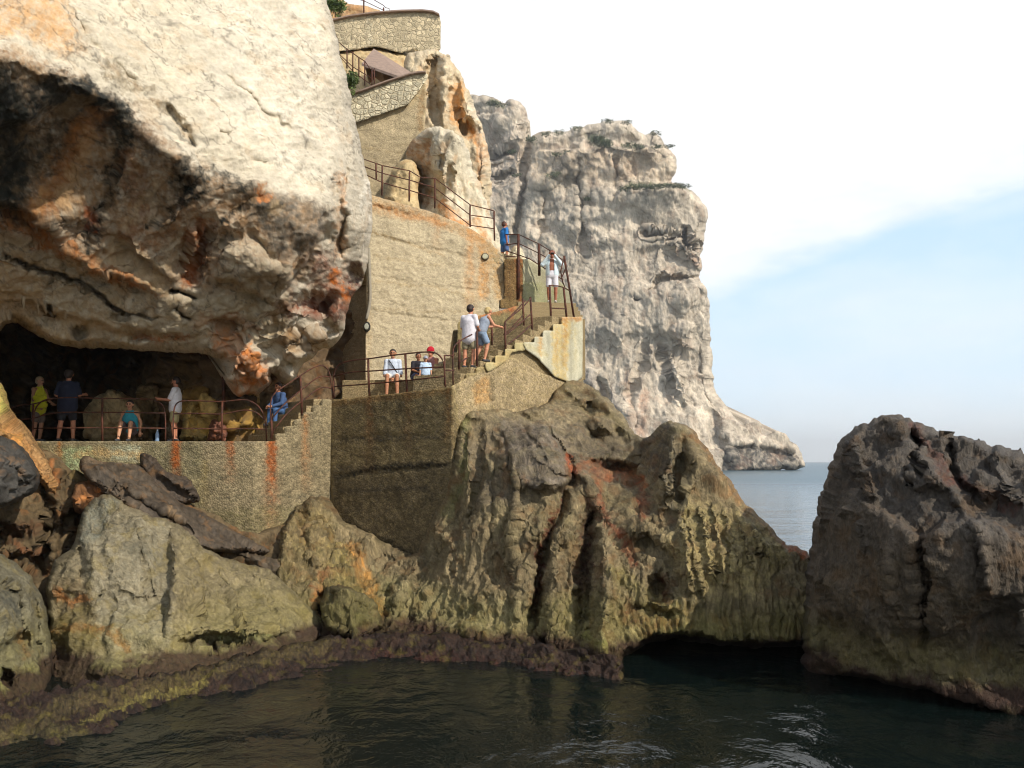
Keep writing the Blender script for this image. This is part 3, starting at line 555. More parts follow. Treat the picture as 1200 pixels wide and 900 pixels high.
# ---------------------------------------------------------------- single rocks by the water
def d_stack(V,px,py):
    top=np.clip((640-py)/120,0,1)
    cr=ridged(V*np.array([2.4,2.4,1.]),4,off=3)
    return (.04+.18*top)*crisp(V*np.array([1.8,1.8,1.]))+(.03+.13*top)*cr+(.12+.12*top)*facet(V*np.array([.8,.8,.5]),61)+.10*fbm(V*np.array([1.1,1.1,.6]),5)+.05*ridged(V*np.array([4,4,.7]),5,g=.6)+.04*fbm(V*8,3)
stack=face('sea_stack',[(936,800),(940,760),(941,700),(947,655),(953,622),(958,590),(968,558),(976,532),(982,516),(1000,503),(1015,494),(1032,488),(1048,486),(1065,492),(1085,497),(1104,509),(1125,510),(1142,513),(1160,521),(1180,523),(1200,531),(1290,556),(1400,590),(1540,640),(1640,760),(1640,1080),(1250,935),(1200,905),(1150,880),(1100,868),(1060,858),(1000,842),(960,826)],
 rbf([(938,700,15.2),(960,640,14.6),(975,560,14.5),(1000,520,14.4),(1045,487,14.6),(1000,600,13.3),(1000,700,13.3),(960,760,14.3),(1050,560,13.4),(1100,540,13.5),(1100,620,12.1),(1100,700,12.),(1200,535,13.3),(1200,620,11.7),(1200,700,11.6),(1300,600,11.8),(1400,750,11.),(1050,780,13.2),(1120,790,12.7),(1200,800,12.3),(960,830,14.8),(1060,860,13.6),(1200,900,12.2),(1400,980,11.2),(1600,700,11.6),(1620,1040,10.6)],9),1.7,(3.4,7),
 [('s',[(985,560),(1010,580),(1045,606),(1078,628),(1110,610),(1150,606),(1200,628)],5,.35,24),('r',[(1078,626),(1082,700),(1080,760)],7,-.3),('r',[(1128,600),(1150,630),(1160,700)],6,.2),('r',[(1000,505),(1008,540),(1030,590)],6,.3),('r',[(1070,500),(1072,540)],5,-.45),('r',[(1045,490),(1060,520),(1100,560),(1130,600)],6,.25),('r',[(1110,515),(1120,560),(1150,590)],5,-.35),('b',(1090,560,24,20,0),.35),('b',(1155,570,20,22,0),.3),('b',(1075,520,7,7,0),-.5),('r',[(1165,520),(1175,560),(1200,590)],5,.3),('r',[(1010,610),(1006,700)],6,.15),('r',[(1040,640),(1045,740)],6,.15),
 ('b',(975,745,24,30,0),-.3),('n',[(945,800),(1000,792),(1040,800),(1090,810),(1150,830),(1200,850),(1440,900),(1440,1010),(940,860)],12,-1.6),('s',[(958,770),(1000,800),(1060,806),(1110,815),(1180,835),(1240,842)],5,-.4,20),('b',(1170,745,34,50,0),-.3),('r',[(960,680),(1010,720),(1060,790)],12,.2)],
 (4,18),d_stack,'#51483d',[('p',[(970,500),(1200,500),(1200,640),(1080,620),(990,560)],20,'#4c4741',.8),('l',[(1070,500),(1110,560),(1190,590)],7,'#5a3226',.6),('p',[(945,680),(1070,640),(1160,700),(1120,790),(950,760)],24,'#564936',.7),('l',[(960,780),(1040,806),(1150,840),(1240,850)],8,'#5c5a34',.8),('p',[(940,815),(1440,880),(1440,1000),(940,850)],10,'#30241c',.9),('l',[(1180,840),(1215,860),(1250,880)],13,'#8c8a44',.8)],
 (6,14),(10,1.),2.,None,M['stack'],seed=20)
tag(stack,'big dark jagged sea rock with furrowed sides standing right of the open sea gap','rock')
def d_slab(V,px,py): return .11*crisp(V*np.array([1.3,1.3,1.8]))+.13*facet(V*np.array([.7,.7,.6]),71)+.06*facet(V*np.array([2.,2.,1.6]),7)+.08*fbm(V*np.array([1.8,1.8,1.2]),5)+.05*ridged(V*np.array([2.6,2.6,4]),5,g=.6)+.03*fbm(V*9,3)
slab=face('shore_slab',[(53,690),(60,660),(73,650),(86,640),(93,607),(100,592),(109,584),(120,579),(131,580),(150,592),(178,606),(203,610),(222,624),(248,648),(276,658),(310,662),(328,677),(352,700),(374,722),(380,738),(378,752),(345,764),(300,774),(250,786),(200,800),(150,818),(110,830),(70,835),(55,800),(58,740)],
 [(60,690,15.6),(75,650,16),(100,590,17),(130,580,17),(110,640,15.6),(60,800,14.2),(100,720,14.7),(100,820,13.2),(150,620,16.2),(200,640,16.2),(150,700,15),(200,700,15.1),(200,790,14),(150,810,13.6),(250,660,17),(300,665,17.8),(350,700,17.6),(380,740,17),(300,720,16),(250,720,15.5),(330,760,15.6),(270,778,14.7)],1.7,(2,10),
 [('s',[(204,610),(200,650),(198,700),(196,752)],3,-.3,26),('r',[(110,590),(118,640),(128,700),(120,760)],6,-.12),('r',[(60,700),(90,700),(100,720)],5,-.15),('b',(70,760,14,24,0),-.35),('r',[(93,640),(95,680)],5,-.25),('r',[(130,690),(160,705),(190,700)],4,-.1),('r',[(160,630),(170,660),(178,700)],3,-.1),('s',[(200,750),(240,742),(290,745),(340,742),(370,738)],6,-.25,20),('b',(250,752,44,10,-5),-.3),('r',[(222,636),(240,690),(232,740)],3,-.1),('r',[(250,660),(276,700),(285,735)],3,-.1),('r',[(290,670),(320,710),(330,735)],3,-.08),('b',(125,785,24,16,0),.35),('b',(140,790,20,18,0),.2)],
 (4,16),d_slab,'#7a6f56',[('p',[(95,590),(200,612),(202,760),(120,760),(90,660)],10,'#827b66',.6),('p',[(95,585),(140,582),(110,630),(92,640)],6,'#666a60',.6),('p',[(204,612),(260,655),(310,664),(370,725),(300,745),(204,750)],8,'#7a6e4e',.8),('l',[(206,620),(202,700)],5,'#5c5340',.7),('l',[(150,640),(200,660)],5,'#5c5a4c',.5),('p',[(60,680),(105,680),(120,760),(60,780)],8,'#5a4a30',.7),('l',[(68,690),(80,705),(98,700)],4,'#a06a38',.8),('l',[(60,740),(90,735),(130,740),(150,760)],5,'#8a5a2c',.7),('l',[(240,755),(300,748),(350,752)],6,'#57603c',.7),('p',[(60,780),(200,765),(380,745),(380,765),(200,805),(60,840)],9,'#86804e',.6),('l',[(108,790),(145,790)],9,'#a39a62',.8),('p',[(60,812),(200,792),(300,780),(300,800),(60,850)],6,'#4a3a26',.8)],(6,12),(6,.5),2.5,None,M['slab'],seed=22)
tag(slab,'largest pale olive slab of rock sloping down to the water below the walkway wall','rock')
s2=face('shore_slab',[(-120,655),(-40,645),(0,648),(22,660),(40,680),(52,705),(58,735),(63,770),(62,800),(45,822),(10,838),(-60,850),(-140,850)],[(-120,650,14),(0,650,14.8),(50,700,15),(62,790,14.2),(0,720,13.2),(-100,750,12),(0,830,12.2),(40,820,13)],1.8,(2,10),
 [('r',[(0,690),(20,700),(25,740)],6,-.2),('b',(22,752,16,16,0),-.4),('r',[(38,690),(45,740),(50,790)],4,-.15),('b',(8,795,12,14,0),-.35)],(4,16),d_slab,'#6a6450',[('l',[(5,700),(15,720)],7,'#4c4c44',.7),('l',[(20,745),(30,765)],8,'#7a5230',.7),('p',[(-100,790),(60,780),(60,850),(-100,860)],10,'#858048',.7),('p',[(-100,825),(50,815),(50,850),(-100,860)],8,'#44341f',.8)],(6,12),(6,.5),2.,None,M['slab'],seed=23)
tag(s2,'rounded grey-green slab at the left edge of the shore, left of the largest slab','rock')
def d_bld(V,px,py): return .10*crisp(V*1.8)+.14*facet(V*.9,81)+.06*facet(V*2.3,8)+.04*fbm(V*4,4)
def rock(ol,c,base,label,feats=(),st=(),rnd=(6,.45),back=1.4,mat='dark',seed=30,step=1.8,jag=(1.3,8),name='boulder',cat='boulder',group=None,dp=d_bld):
    o=face(name,ol,c,step,jag,feats,(3,14),dp,base,st,(5,12),rnd,back,None,M[mat],seed=seed); tag(o,label,cat,group); return o
rock([(-120,500),(-20,505),(5,512),(22,520),(36,535),(46,552),(47,570),(34,582),(10,594),(-30,605),(-120,620)],[(-120,510,15),(0,515,16),(45,560,16.2),(0,590,15),(-100,600,14),(0,550,15)],'#413e39','smooth dark grey boulder below the orange lit rock at the left edge',[('s',[(10,540),(25,560),(45,572)],4,-.2,14)],seed=31)
rock([(90,540),(100,532),(115,541),(140,543),(158,543),(172,549),(183,562),(197,577),(215,591),(240,601),(264,615),(290,630),(316,641),(321,648),(305,652),(280,647),(262,648),(236,646),(214,636),(196,626),(176,612),(156,600),(134,586),(112,572),(96,556)],
 [(95,540,18.6),(150,545,18.8),(200,585,18.4),(315,645,19.6),(250,632,18.2),(180,596,17.6),(120,560,17.9),(240,605,18.8)],'#50463a','long dark slanting slab lying from the walkway wall down to the right',[('r',[(110,545),(160,570),(220,605)],5,.12),('s',[(120,562),(160,582),(200,606),(240,628)],2.5,-.3,8)],[('l',[(100,538),(130,536),(160,540)],5,'#8c7a62',.7),('l',[(196,600),(204,612)],4,'#8a7050',.7)],(7,.6),1.,seed=32)
rock([(162,532),(172,529),(184,538),(192,552),(206,556),(222,560),(230,575),(234,587),(228,590),(212,592),(196,588),(180,574),(166,554)],[(165,532,19.4),(230,588,19.2),(200,560,19),(185,565,18.9)],'#463c32','small dark slab against the rust stained wall above the long slanting slab',[('s',[(180,552),(200,566),(232,584)],3,-.25,8)],[],(5,.4),.8,seed=33)
rock([(86,568),(100,562),(118,566),(126,574),(120,588),(104,600),(90,603),(84,590)],[(86,570,17.8),(120,575,17.8),(90,600,17.2)],'#7a5638','orange-brown wedge of rock under the upper end of the long dark slab',[],[('l',[(90,585),(118,570)],4,'#b4743c',.8)],(5,.4),.8,seed=34)
rock([(255,640),(275,640),(300,650),(330,656),(352,668),(350,690),(330,690),(305,668),(280,662),(262,656)],[(255,645,19.4),(350,680,19.2),(300,660,18.8)],'#52483a','dark broken rock wedged between the largest slab and the pebbly wall',[],[],(6,.4),1.,seed=35)
rock([(378,690),(392,683),(412,690),(434,700),(448,716),(450,736),(430,748),(400,750),(384,742),(376,720)],[(380,700,17.2),(445,735,16.6),(400,700,16.8),(400,745,16.1)],'#4e4632','squat dark olive boulder at the waterline beside the tip of the largest slab',[],[('l',[(385,700),(400,690),(430,705)],5,'#6c6240',.7),('p',[(380,735),(450,735),(450,752),(380,752)],4,'#2f241c',.8)],(5,.4),1.2,'shore',seed=36,jag=(3,10),dp=lambda V,px,py:d_slab(V,px,py)*1.8)
# bank of rough rock filling the slope behind the slabs
bank=face('bank',[(-400,580),(-160,560),(20,520),(60,526),(90,558),(150,566),(232,592),(300,632),(340,610),(390,600),(400,700),(380,780),(200,830),(-160,880),(-400,930)],[(-400,580,15.6),(-400,920,12.6),(-160,560,17),(30,525,19.6),(60,600,18.2),(60,680,17),(60,800,15),(-160,850,14.5),(140,540,19.8),(140,620,18.6),(250,570,20),(260,640,19.2),(330,610,20.3),(380,620,20.4),(380,700,19.4),(380,780,17.4),(200,820,15.6),(200,700,17.4)],2.,(1,9),
 [('r',[(52,560),(56,600),(54,640),(48,665)],5,-.5),('r',[(93,600),(92,640),(80,655)],5,-.5),('s',[(60,620),(80,600),(84,570)],4,-.3,14),('b',(62,640,14,22,0),.4),('b',(10,625,26,12,0),-.5),('r',[(0,655),(30,655),(50,670)],5,-.5),('b',(360,650,26,26,0),.4),('b',(62,560,14,24,0),.3)],(5,16),
 lambda V,px,py:.16*crisp(V*1.4)+.32*blocks(V*.9,91,1.)+.14*ridged(V*1.5,4)+.05*fbm(V*5,4),'#5a4c36',[('l',[(8,625),(40,618)],10,'#5c3e28',.7),('l',[(20,640),(45,650)],6,'#7a4a2c',.7),('l',[(60,545),(62,570)],5,'#a3693a',.8),('l',[(60,520),(100,540),(90,560)],8,'#77663c',.6),('p',[(330,600),(400,600),(400,700),(340,700)],10,'#7c6a40',.7),('l',[(365,650),(372,680)],8,'#94562c',.7),('p',[(-160,800),(380,760),(380,800),(-160,890)],9,'#3a2c1e',.9)],(6,12),(0,0),3.,None,M['cave'],seed=40)
tag(bank,kind='structure')
# low algae covered shelf at the waterline
def d_shelf(px,py):
    front=np.interp(px,[-400,-170,0,60,130,180,240,300,380,440,500,600,690,730,800,940],[990,930,893,888,868,846,830,818,795,782,784,792,802,808,796,816])
    back=np.interp(px,[-400,-170,0,60,130,200,300,380,440,500,600,700,730,940],[880,840,826,810,800,790,768,748,742,744,752,770,775,780])
    z=-.12+.38*np.clip((front-py)/(front-back),-.5,1.1); _,bz=bear(px,py); return (z-EYE)/bz
shelf=face('algae_shelf',[(-400,870),(-170,835),(0,822),(60,806),(130,797),(200,787),(300,764),(380,746),(440,740),(500,742),(600,750),(700,768),(726,776),(730,800),(722,815),(700,815),(640,800),(590,802),(520,794),(440,792),(400,806),(330,826),(270,845),(215,850),(180,866),(135,890),(70,912),(0,925),(-170,980),(-400,1020)],d_shelf,1.5,(7,14),
 [],(4,12),lambda V,px,py:.30*fbm(V*1.1,5,g=.65)+.12*crisp(V*2.2)+.08*ridged(V*3,4)+.05*fbm(V*6,3),'#2a1c13',[('l',[(0,860),(100,825),(200,800),(380,755)],10,'#4f4426',.7),('l',[(60,870),(160,820),(240,800)],4,'#7a7038',.6),('l',[(440,768),(560,780),(680,795)],10,'#34190f',.8),('l',[(200,840),(330,810),(420,780)],8,'#2a1710',.8),('l',[(-100,880),(60,860),(110,880)],10,'#4a4424',.6)],(6,8),(5,.15),.6,None,M['algae'],seed=44)
tag(shelf,kind='structure')
# sunlit rock at the left end of the walkway, cave boulders with missing sunlight put into paler bases
rock([(-140,400),(-20,430),(0,446),(8,462),(12,480),(24,492),(36,506),(44,520),(70,560),(66,590),(40,560),(30,540),(10,525),(0,515),(-60,520),(-140,540)],[(-140,420,17),(0,450,18.6),(12,480,18.6),(40,520,18.6),(66,580,18.4),(0,510,17.6),(-140,530,16)],'#a17d52','orange and yellow sunlit rock at the left end of the walkway railing',[],[('l',[(0,455),(5,480)],8,'#b8b25c',.8),('l',[(10,500),(60,575)],8,'#a8743c',.6),('l',[(-5,488),(6,492)],4,'#5a3a24',.7),('l',[(0,500),(20,515)],8,'#b98040',.7)],(8,.8),2.,'slab',seed=50,dp=lambda V,px,py:d_slab(V,px,py)*1.6,step=1.4)
rock([(96,500),(100,480),(118,460),(126,457),(146,460),(160,468),(166,480),(165,505),(160,520),(100,520)],[(96,510,23.6),(125,458,23.4),(165,500,23.4),(130,500,22.8)],'#a58f68','tall slanting slab of grey-brown rock in the cave behind the railing',[('s',[(122,460),(118,490),(112,520)],3,-.3,14)],[],(6,.7),1.2,'cave',seed=51,jag=(3,9),dp=lambda V,px,py:.2*crisp(V*1.6)+.28*facet(V*1.1,51)+.1*fbm(V*2.5,4))
rock([(152,478),(160,458),(172,446),(186,450),(190,480),(186,520),(150,520)],[(152,510,24.4),(172,446,24.6),(188,500,24.4)],'#8a7350','upright brown rock in the cave behind the seated sunbather',[],[],(6,.6),1.,'cave',seed=52,jag=(3,9),dp=lambda V,px,py:.2*crisp(V*1.6)+.28*facet(V*1.1,52)+.1*fbm(V*2.5,4))
rock([(212,500),(216,480),(226,464),(240,460),(256,470),(262,490),(262,520),(210,520)],[(212,510,22.9),(236,462,23.2),(262,500,22.9)],'#c0a263','yellowish boulder, coloured as if sunlit, behind the railing right of the man in white T-shirt',[('r',[(232,470),(240,500)],3,-.2)],[('l',[(222,490),(250,510)],6,'#c09a48',.7)],(6,.6),1.,'cave',seed=53,jag=(3,9),dp=lambda V,px,py:.2*crisp(V*1.6)+.28*facet(V*1.1,53)+.1*fbm(V*2.5,4))
rock([(243,505),(250,490),(262,492),(268,505),(264,520),(242,520)],[(243,510,22.2),(264,510,22.2)],'#7a5040','small reddish boulder on the walkway at the foot of the lower steps',[],[],(5,.5),.7,'cave',seed=54,jag=(3,9),dp=lambda V,px,py:.2*crisp(V*1.6)+.28*facet(V*1.1,54)+.1*fbm(V*2.5,4))
rock([(262,470),(270,446),(284,440),(300,452),(306,470),(300,500),(280,512),(264,508)],[(262,500,24.6),(284,445,24.6),(304,480,24.6)],'#b3905a','lumpy ochre boulder behind the lower steps',[],[('l',[(268,460),(285,480)],7,'#b07838',.7)],(6,.6),1.2,'cave',seed=55,jag=(3,9),dp=lambda V,px,py:.2*crisp(V*1.6)+.28*facet(V*1.1,55)+.1*fbm(V*2.5,4))
rock([(192,512),(190,500),(198,494),(207,498),(210,512),(206,520),(194,520)],[(192,512,23.4),(208,512,23.4)],'#6a5c48','smallest grey-brown rock on the walkway behind the white T-shirt man',[],[],(4,.3),.4,'cave',seed=56,step=1.2)

rock([(296,515),(298,470),(304,448),(314,436),(326,438),(336,446),(346,456),(350,490),(350,515)],[(296,510,24.9),(326,438,25.2),(350,500,25.)],'#755c40','dark brown rock between the hanging orange rock and the person in blue denim',[],[],(6,.6),1.2,'cave',seed=57,jag=(3,9),dp=lambda V,px,py:.2*crisp(V*1.6)+.28*facet(V*1.1,57)+.1*fbm(V*2.5,4))
# ---------------------------------------------------------------- walls
def d_w(a): return lambda V,px,py: a*fbm(V*2.2,4)+a*.5*fbm(V*8,3)+a*1.1*crisp(V*np.array([1.1,1.1,3.2]),3.)
def wall(name,ol,dep,mat,base,st,label,cat='wall',step=2.,jag=(.5,7),back=.5,a=.025,feats=(),sm=0,rnd=(0,0),parent=None,seed=60,warp=(2,10),swarp=(3,9),group=None,kind=None):
    o=face(name,ol,dep,step,jag,feats,warp,d_w(a),base,st,swarp,rnd,back,None,M[mat],parent,sm,seed=seed)
    if parent is None: tag(o,label,cat,group,kind)
    return o
RS='#87481f'
A0=(-6.25,20.8); A1=(-4.66,22.0); B1=(-1.35,19.3); Bd=Vector((2.85,5.2)); 
def Bp(s): return (B1[0]+Bd.x*s,B1[1]+Bd.y*s)
bt=Bd.normalized(); bw=Vector((-bt.y,bt.x))
# lower walkway wall
wl=wall('walkway_wall',[(20,517),(323,517),(323,508),(334,508),(334,499),(345,499),(345,491),(355,491),(355,483),(367,483),(367,475),(377,475),(377,467.5),(389,467.5),(389,640),(300,660),(20,620)],plan([(-14,20.8),A0,A1]),'pebble','#82755a',
 [('p',[(20,515),(236,515),(236,660),(20,660)],4,'#7e7454',.85),('p',[(20,515),(300,515),(300,521),(20,521)],2,'#6a6050',.5),
 ('p',[(72,524),(108,524),(108,545),(72,560)],6,'#8a9a72',.7),('p',[(126,522),(164,522),(160,540),(130,540)],5,'#a3a890',.7),('p',[(164,522),(236,522),(236,560),(180,560)],8,'#5e5a48',.5),
 ('l',[(90,533),(125,530),(165,534)],5,'#a68a5c',.7),('l',[(42,520),(46,560)],6,'#9a7038',.7),
 ('v',(206,517,590),7,RS,1.),('l',[(206,518),(206,545)],4.5,RS,.95),('v',(270,517,570),6,RS,.7),('l',[(270,518),(270,528)],5,RS,.7),('v',(318,517,640),8,RS,1.),('l',[(318,518),(318,560)],5,RS,.9),('v',(70,518,560),5,'#96602c',.8),('v',(358,487,580),5,'#9a6436',.8),('v',(240,540,620),6,'#7a6a38',.6),
 ('p',[(225,600),(390,590),(390,660),(225,660)],8,'#6e6644',.6),('l',[(240,560),(385,552)],2,'#5e5844',.6),('l',[(236,585),(385,580)],2,'#5e5844',.5),('l',[(300,590),(385,605)],3,'#57503a',.6)],
 'pebbly walkway wall with orange rust runs under the lower railing','wall',seed=61,back=.6)
# landing block: left face painted dark as shade, stair face painted paler as sunlit
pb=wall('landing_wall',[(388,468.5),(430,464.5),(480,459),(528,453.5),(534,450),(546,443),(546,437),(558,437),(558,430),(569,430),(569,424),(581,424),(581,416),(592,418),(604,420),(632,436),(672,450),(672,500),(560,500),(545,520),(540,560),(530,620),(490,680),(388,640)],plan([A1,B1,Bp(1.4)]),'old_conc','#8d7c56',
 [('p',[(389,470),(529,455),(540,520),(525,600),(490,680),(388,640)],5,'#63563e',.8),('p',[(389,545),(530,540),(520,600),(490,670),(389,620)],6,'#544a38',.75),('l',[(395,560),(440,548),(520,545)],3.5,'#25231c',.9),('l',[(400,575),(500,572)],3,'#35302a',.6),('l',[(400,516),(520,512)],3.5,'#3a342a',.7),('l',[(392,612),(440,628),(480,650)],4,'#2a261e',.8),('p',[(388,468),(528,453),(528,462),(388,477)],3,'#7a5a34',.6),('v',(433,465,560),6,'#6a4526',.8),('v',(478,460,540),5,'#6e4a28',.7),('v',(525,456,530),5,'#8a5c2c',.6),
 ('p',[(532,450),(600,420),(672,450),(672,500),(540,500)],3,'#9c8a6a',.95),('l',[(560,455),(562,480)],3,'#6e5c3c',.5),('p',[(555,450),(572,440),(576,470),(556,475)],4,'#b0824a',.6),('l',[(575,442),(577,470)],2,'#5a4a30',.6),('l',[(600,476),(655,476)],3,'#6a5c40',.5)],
 'concrete block with its shaded face painted dark under the landing railing','wall',seed=62,back=1.5,feats=[('r',[(390,558),(530,545)],2,-.05),('r',[(390,514),(520,508)],2,-.04),('r',[(575,440),(576,475)],2,-.06)])
# tall sandy wall behind, stepping back as it rises
W0=(-5.9,27.2); W1=(-4.35,25.1); W2=(-.21,26.8)
tall=wall('tall_wall',[(376,330),(430,290),(430,228),(437,229),(450,233),(480,241),(505,248),(530,258),(552,268),(574,283),(590,300),(592,350),(585,352),(584,400),(583,445),(540,470),(437,480),(376,490)],plan([W0,W1,W2],.25,5.2),'sandwall','#aa9c80',
 [('p',[(430,225),(500,245),(560,270),(575,290),(500,262),(430,250)],5,'#a8845a',.6),('l',[(440,240),(480,252),(520,262)],4,'#a8703a',.6),('l',[(560,270),(568,300),(566,345)],7,'#b3824a',.75),('l',[(578,290),(586,345)],8,'#a98452',.7),('v',(512,248,300),5,'#a8784a',.6),('v',(551,268,400),7,'#b07a40',.7),('l',[(430,270),(470,282),(520,300)],1.6,'#8a7450',.7),('l',[(433,238),(470,244),(486,254)],1.4,'#7a6448',.6),('l',[(440,330),(500,335),(560,350)],1.6,'#94805a',.6),('l',[(440,300),(520,312)],1.5,'#94805a',.5),('l',[(440,362),(540,366)],1.5,'#94805a',.5),('p',[(376,480),(376,330),(436,330),(436,480)],3,'#a38f6e',.7)],  # last patch, left of the corner, paints the overhang's shadow in brown
 'tall sandy masonry wall rising behind the landing to the upper path','wall',seed=63,back=1.2,a=.07,feats=[('r',[(430,275),(500,290),(560,305)],2.5,-.06),('r',[(437,325),(585,345)],2.5,-.05),('r',[(437,365),(560,380)],2,-.05),('r',[(432,240),(486,255)],2,-.07)],step=1.5)
# grey plinth bench under the tall wall
def prism(name,pts,z0,z1,mat,parent=None,bev=.0,label=None,cat=None,kind=None,origin=None,sub=0):
    bm=bmesh.new(); lo=[bm.verts.new((x,y,z0 if not callable(z0) else z0(x,y))) for x,y in pts]; hi=[bm.verts.new((x,y,z1 if not callable(z1) else z1(x,y))) for x,y in pts]
    k=len(pts); bm.faces.new(hi); bm.faces.new(lo[::-1])
    for i in range(k): bm.faces.new((lo[i],lo[(i+1)%k],hi[(i+1)%k],hi[i]))
    bmesh.ops.recalc_face_normals(bm,faces=bm.faces)
    if bev: bmesh.ops.bevel(bm,geom=list(bm.edges),offset=bev,segments=2,affect='EDGES',profile=.5)
    return bmobj(name,bm,mat,parent,label,cat,kind)
def bmobj(name,bm,mat,parent=None,label=None,cat=None,kind=None,smooth=False,group=None,col=None):
    co=[v.co.copy() for v in bm.verts]; c=Vector((sum(v.x for v in co)/len(co),sum(v.y for v in co)/len(co),min(v.z for v in co)))
    for v in bm.verts: v.co-=c
    me=bpy.data.meshes.new(name); bm.to_mesh(me); bm.free()
    if smooth:
        for p in me.polygons: p.use_smooth=True
    a=me.color_attributes.new('Col','FLOAT_COLOR','POINT'); cc=lin(col or '#8d7c5c')
    a.data.foreach_set('color',np.tile(np.append(cc,1.),len(me.vertices)).astype(np.float32))
    if mat: me.materials.append(M[mat] if isinstance(mat,str) else mat)
    o=bpy.data.objects.new(name,me); C.objects.link(o)
    if parent is not None: o.parent=parent; o.location=c-parent.location
    else: o.location=c
    return tag(o,label,cat,group,kind)
prism('bench',[(-4.9,24.5),(-1.5,24.1),(-1.3,25.6),(-4.6,25.6)],5.,5.84,'old_conc',None,.02,'low grey concrete bench along the foot of the tall sandy wall','bench')
# floors
prism('walkway',[(-14,21.2),(-6.2,21.2),(-5.9,21.5),(-6.8,23),(-5.9,27),(-14,28)],3.6,4.0,'old_conc',kind='structure')
prism('landing',[(-4.7,22.4),(-1.6,19.9),(-.9,20.6),(-.6,22.),(-1.2,25.6),(-4.,25.6),(-5.6,27),(-6.6,24.8),(-5.7,22.9)],4.8,5.11,'old_conc',kind='structure')
# lower flight
def flight(label,p,t,w,width,n_,rise,run,z,mat='old_conc',col='#8d7c5c',lip=.02,base=None):
    root=empty('staircase',(p[0],p[1],z),label,'stairs'); t=Vector(t).normalized(); w=Vector(w).normalized()
    for k in range(n_):
        a=Vector((p[0],p[1]))+t*run*k; zt=z+rise*(k+1); b=a+w*width
        e=a+t*(run+.03); f=b+t*(run+.03)
        prism('step',[tuple(a),tuple(e),tuple(f),tuple(b)],(z-.2) if base is None else base,zt-.001*k,mat,root,.015)
    return root
s1=flight('lower flight of worn dark steps up to the landing',(-5.88,21.2),(.8,.6),(-.6,.8),1.9,6,.185,.2,4.0)
s1['label']='lower flight of six worn steps from the walkway to the landing'
# upper flight along the sunlit wall
p=Bp(.075)
s2_=flight('upper flight of dark steps climbing right beside the pale rust streaked block',tuple(Vector(p)+bw*.06),bt,bw,1.35,12,.19,.44,5.36,base=4.6)
# pale concrete block that ends the flight: stepped top
blk=wall('stair_block',[(613,404),(613,401),(626,401),(626,394.5),(636,394.5),(636,387.5),(648,387.5),(648,380),(658,380),(658,371.5),(683,371),(682.5,442),(672,450),(650,442),(630,420),(616,410)],plan([tuple(Vector(Bp(.4))-bw*.05),tuple(Vector(Bp(1.3))-bw*.05)]),'conc','#b3ad94',
 [('p',[(646,376),(670,372),(664,450),(648,445)],3,'#bda468',.8),('l',[(632,395),(634,415)],3,'#b58a48',.7),('v',(662,378,440),3,'#a87838',.8),('v',(652,385,430),2.5,'#b98c4a',.7),('v',(674,374,440),2.5,'#b09a60',.6),('l',[(613,402),(640,415)],3,'#a89a6c',.6),('p',[(655,368),(684,368),(684,376),(655,378)],2,'#a5743a',.8)],
 'pale greenish concrete block streaked with rust at the top of the upper flight','concrete block',seed=64,back=.4,a=.008,step=1.6,jag=(.3,5))
blk2=wall('stair_block',[(569,431),(569,425),(580,425),(580,416.5),(592,416.5),(592,409),(603,409),(603,401.5),(614,401.5),(616,410),(600,413),(592,424),(580,432),(571,436)],plan([tuple(Vector(Bp(.0))-bw*.04),tuple(Vector(Bp(1.3))-bw*.04)]),'conc','#a89a70',[('p',[(578,418),(600,410),(596,424),(580,430)],3,'#b39a68',.8)],'smaller tan concrete edge of the upper flight, left of the pale block','concrete block',seed=65,back=.35,a=.01,step=1.4,jag=(.4,5))
# back parapet of the flight
pc=[tuple(Vector(Bp(s))+bw*1.55) for s in (.3,1.3)]
wall('parapet',[(536,378),(548,372),(580,366),(606,358),(612,362),(620,372),(632,380),(632,420),(600,440),(536,452)],plan(pc),'old_conc','#80724e',[('l',[(540,374),(580,367),(606,360)],3,'#b0653c',.7),('p',[(545,376),(605,364),(600,385),(545,395)],4,'#6f6446',.6),('v',(600,362,410),4,'#8a4a2a',.6)],'low dark parapet on the wall side of the upper flight','parapet',seed=66,back=.25,a=.02)
prism('ledge',[(-1.6,22.9),(.25,25.9),(.0,26.8),(-1.9,26.)],lambda x,y:5.3,lambda x,y:7.05+.38*(x+1.6),'old_conc',None,.02,'sloping concrete ledge with a reddish top between parapet and tall wall','ledge')
# top landing and the steps that go on behind it
q=[Vector(Bp(.97)),Vector(Bp(1.235)),Vector(Bp(1.235))+bw*1.6,Vector(Bp(.97))+bw*1.45]
prism('top_landing',[tuple(v) for v in q],5.4,7.66,'old_conc',None,.015,'concrete landing slab at the head of the upper flight','landing')
s3=flight('short flight of greenish steps above the top landing under the man in open shirt',(2.25,26.0),(-.15,1),(-1,-.15),1.9,5,.18,.3,7.7,'conc',base=6.)
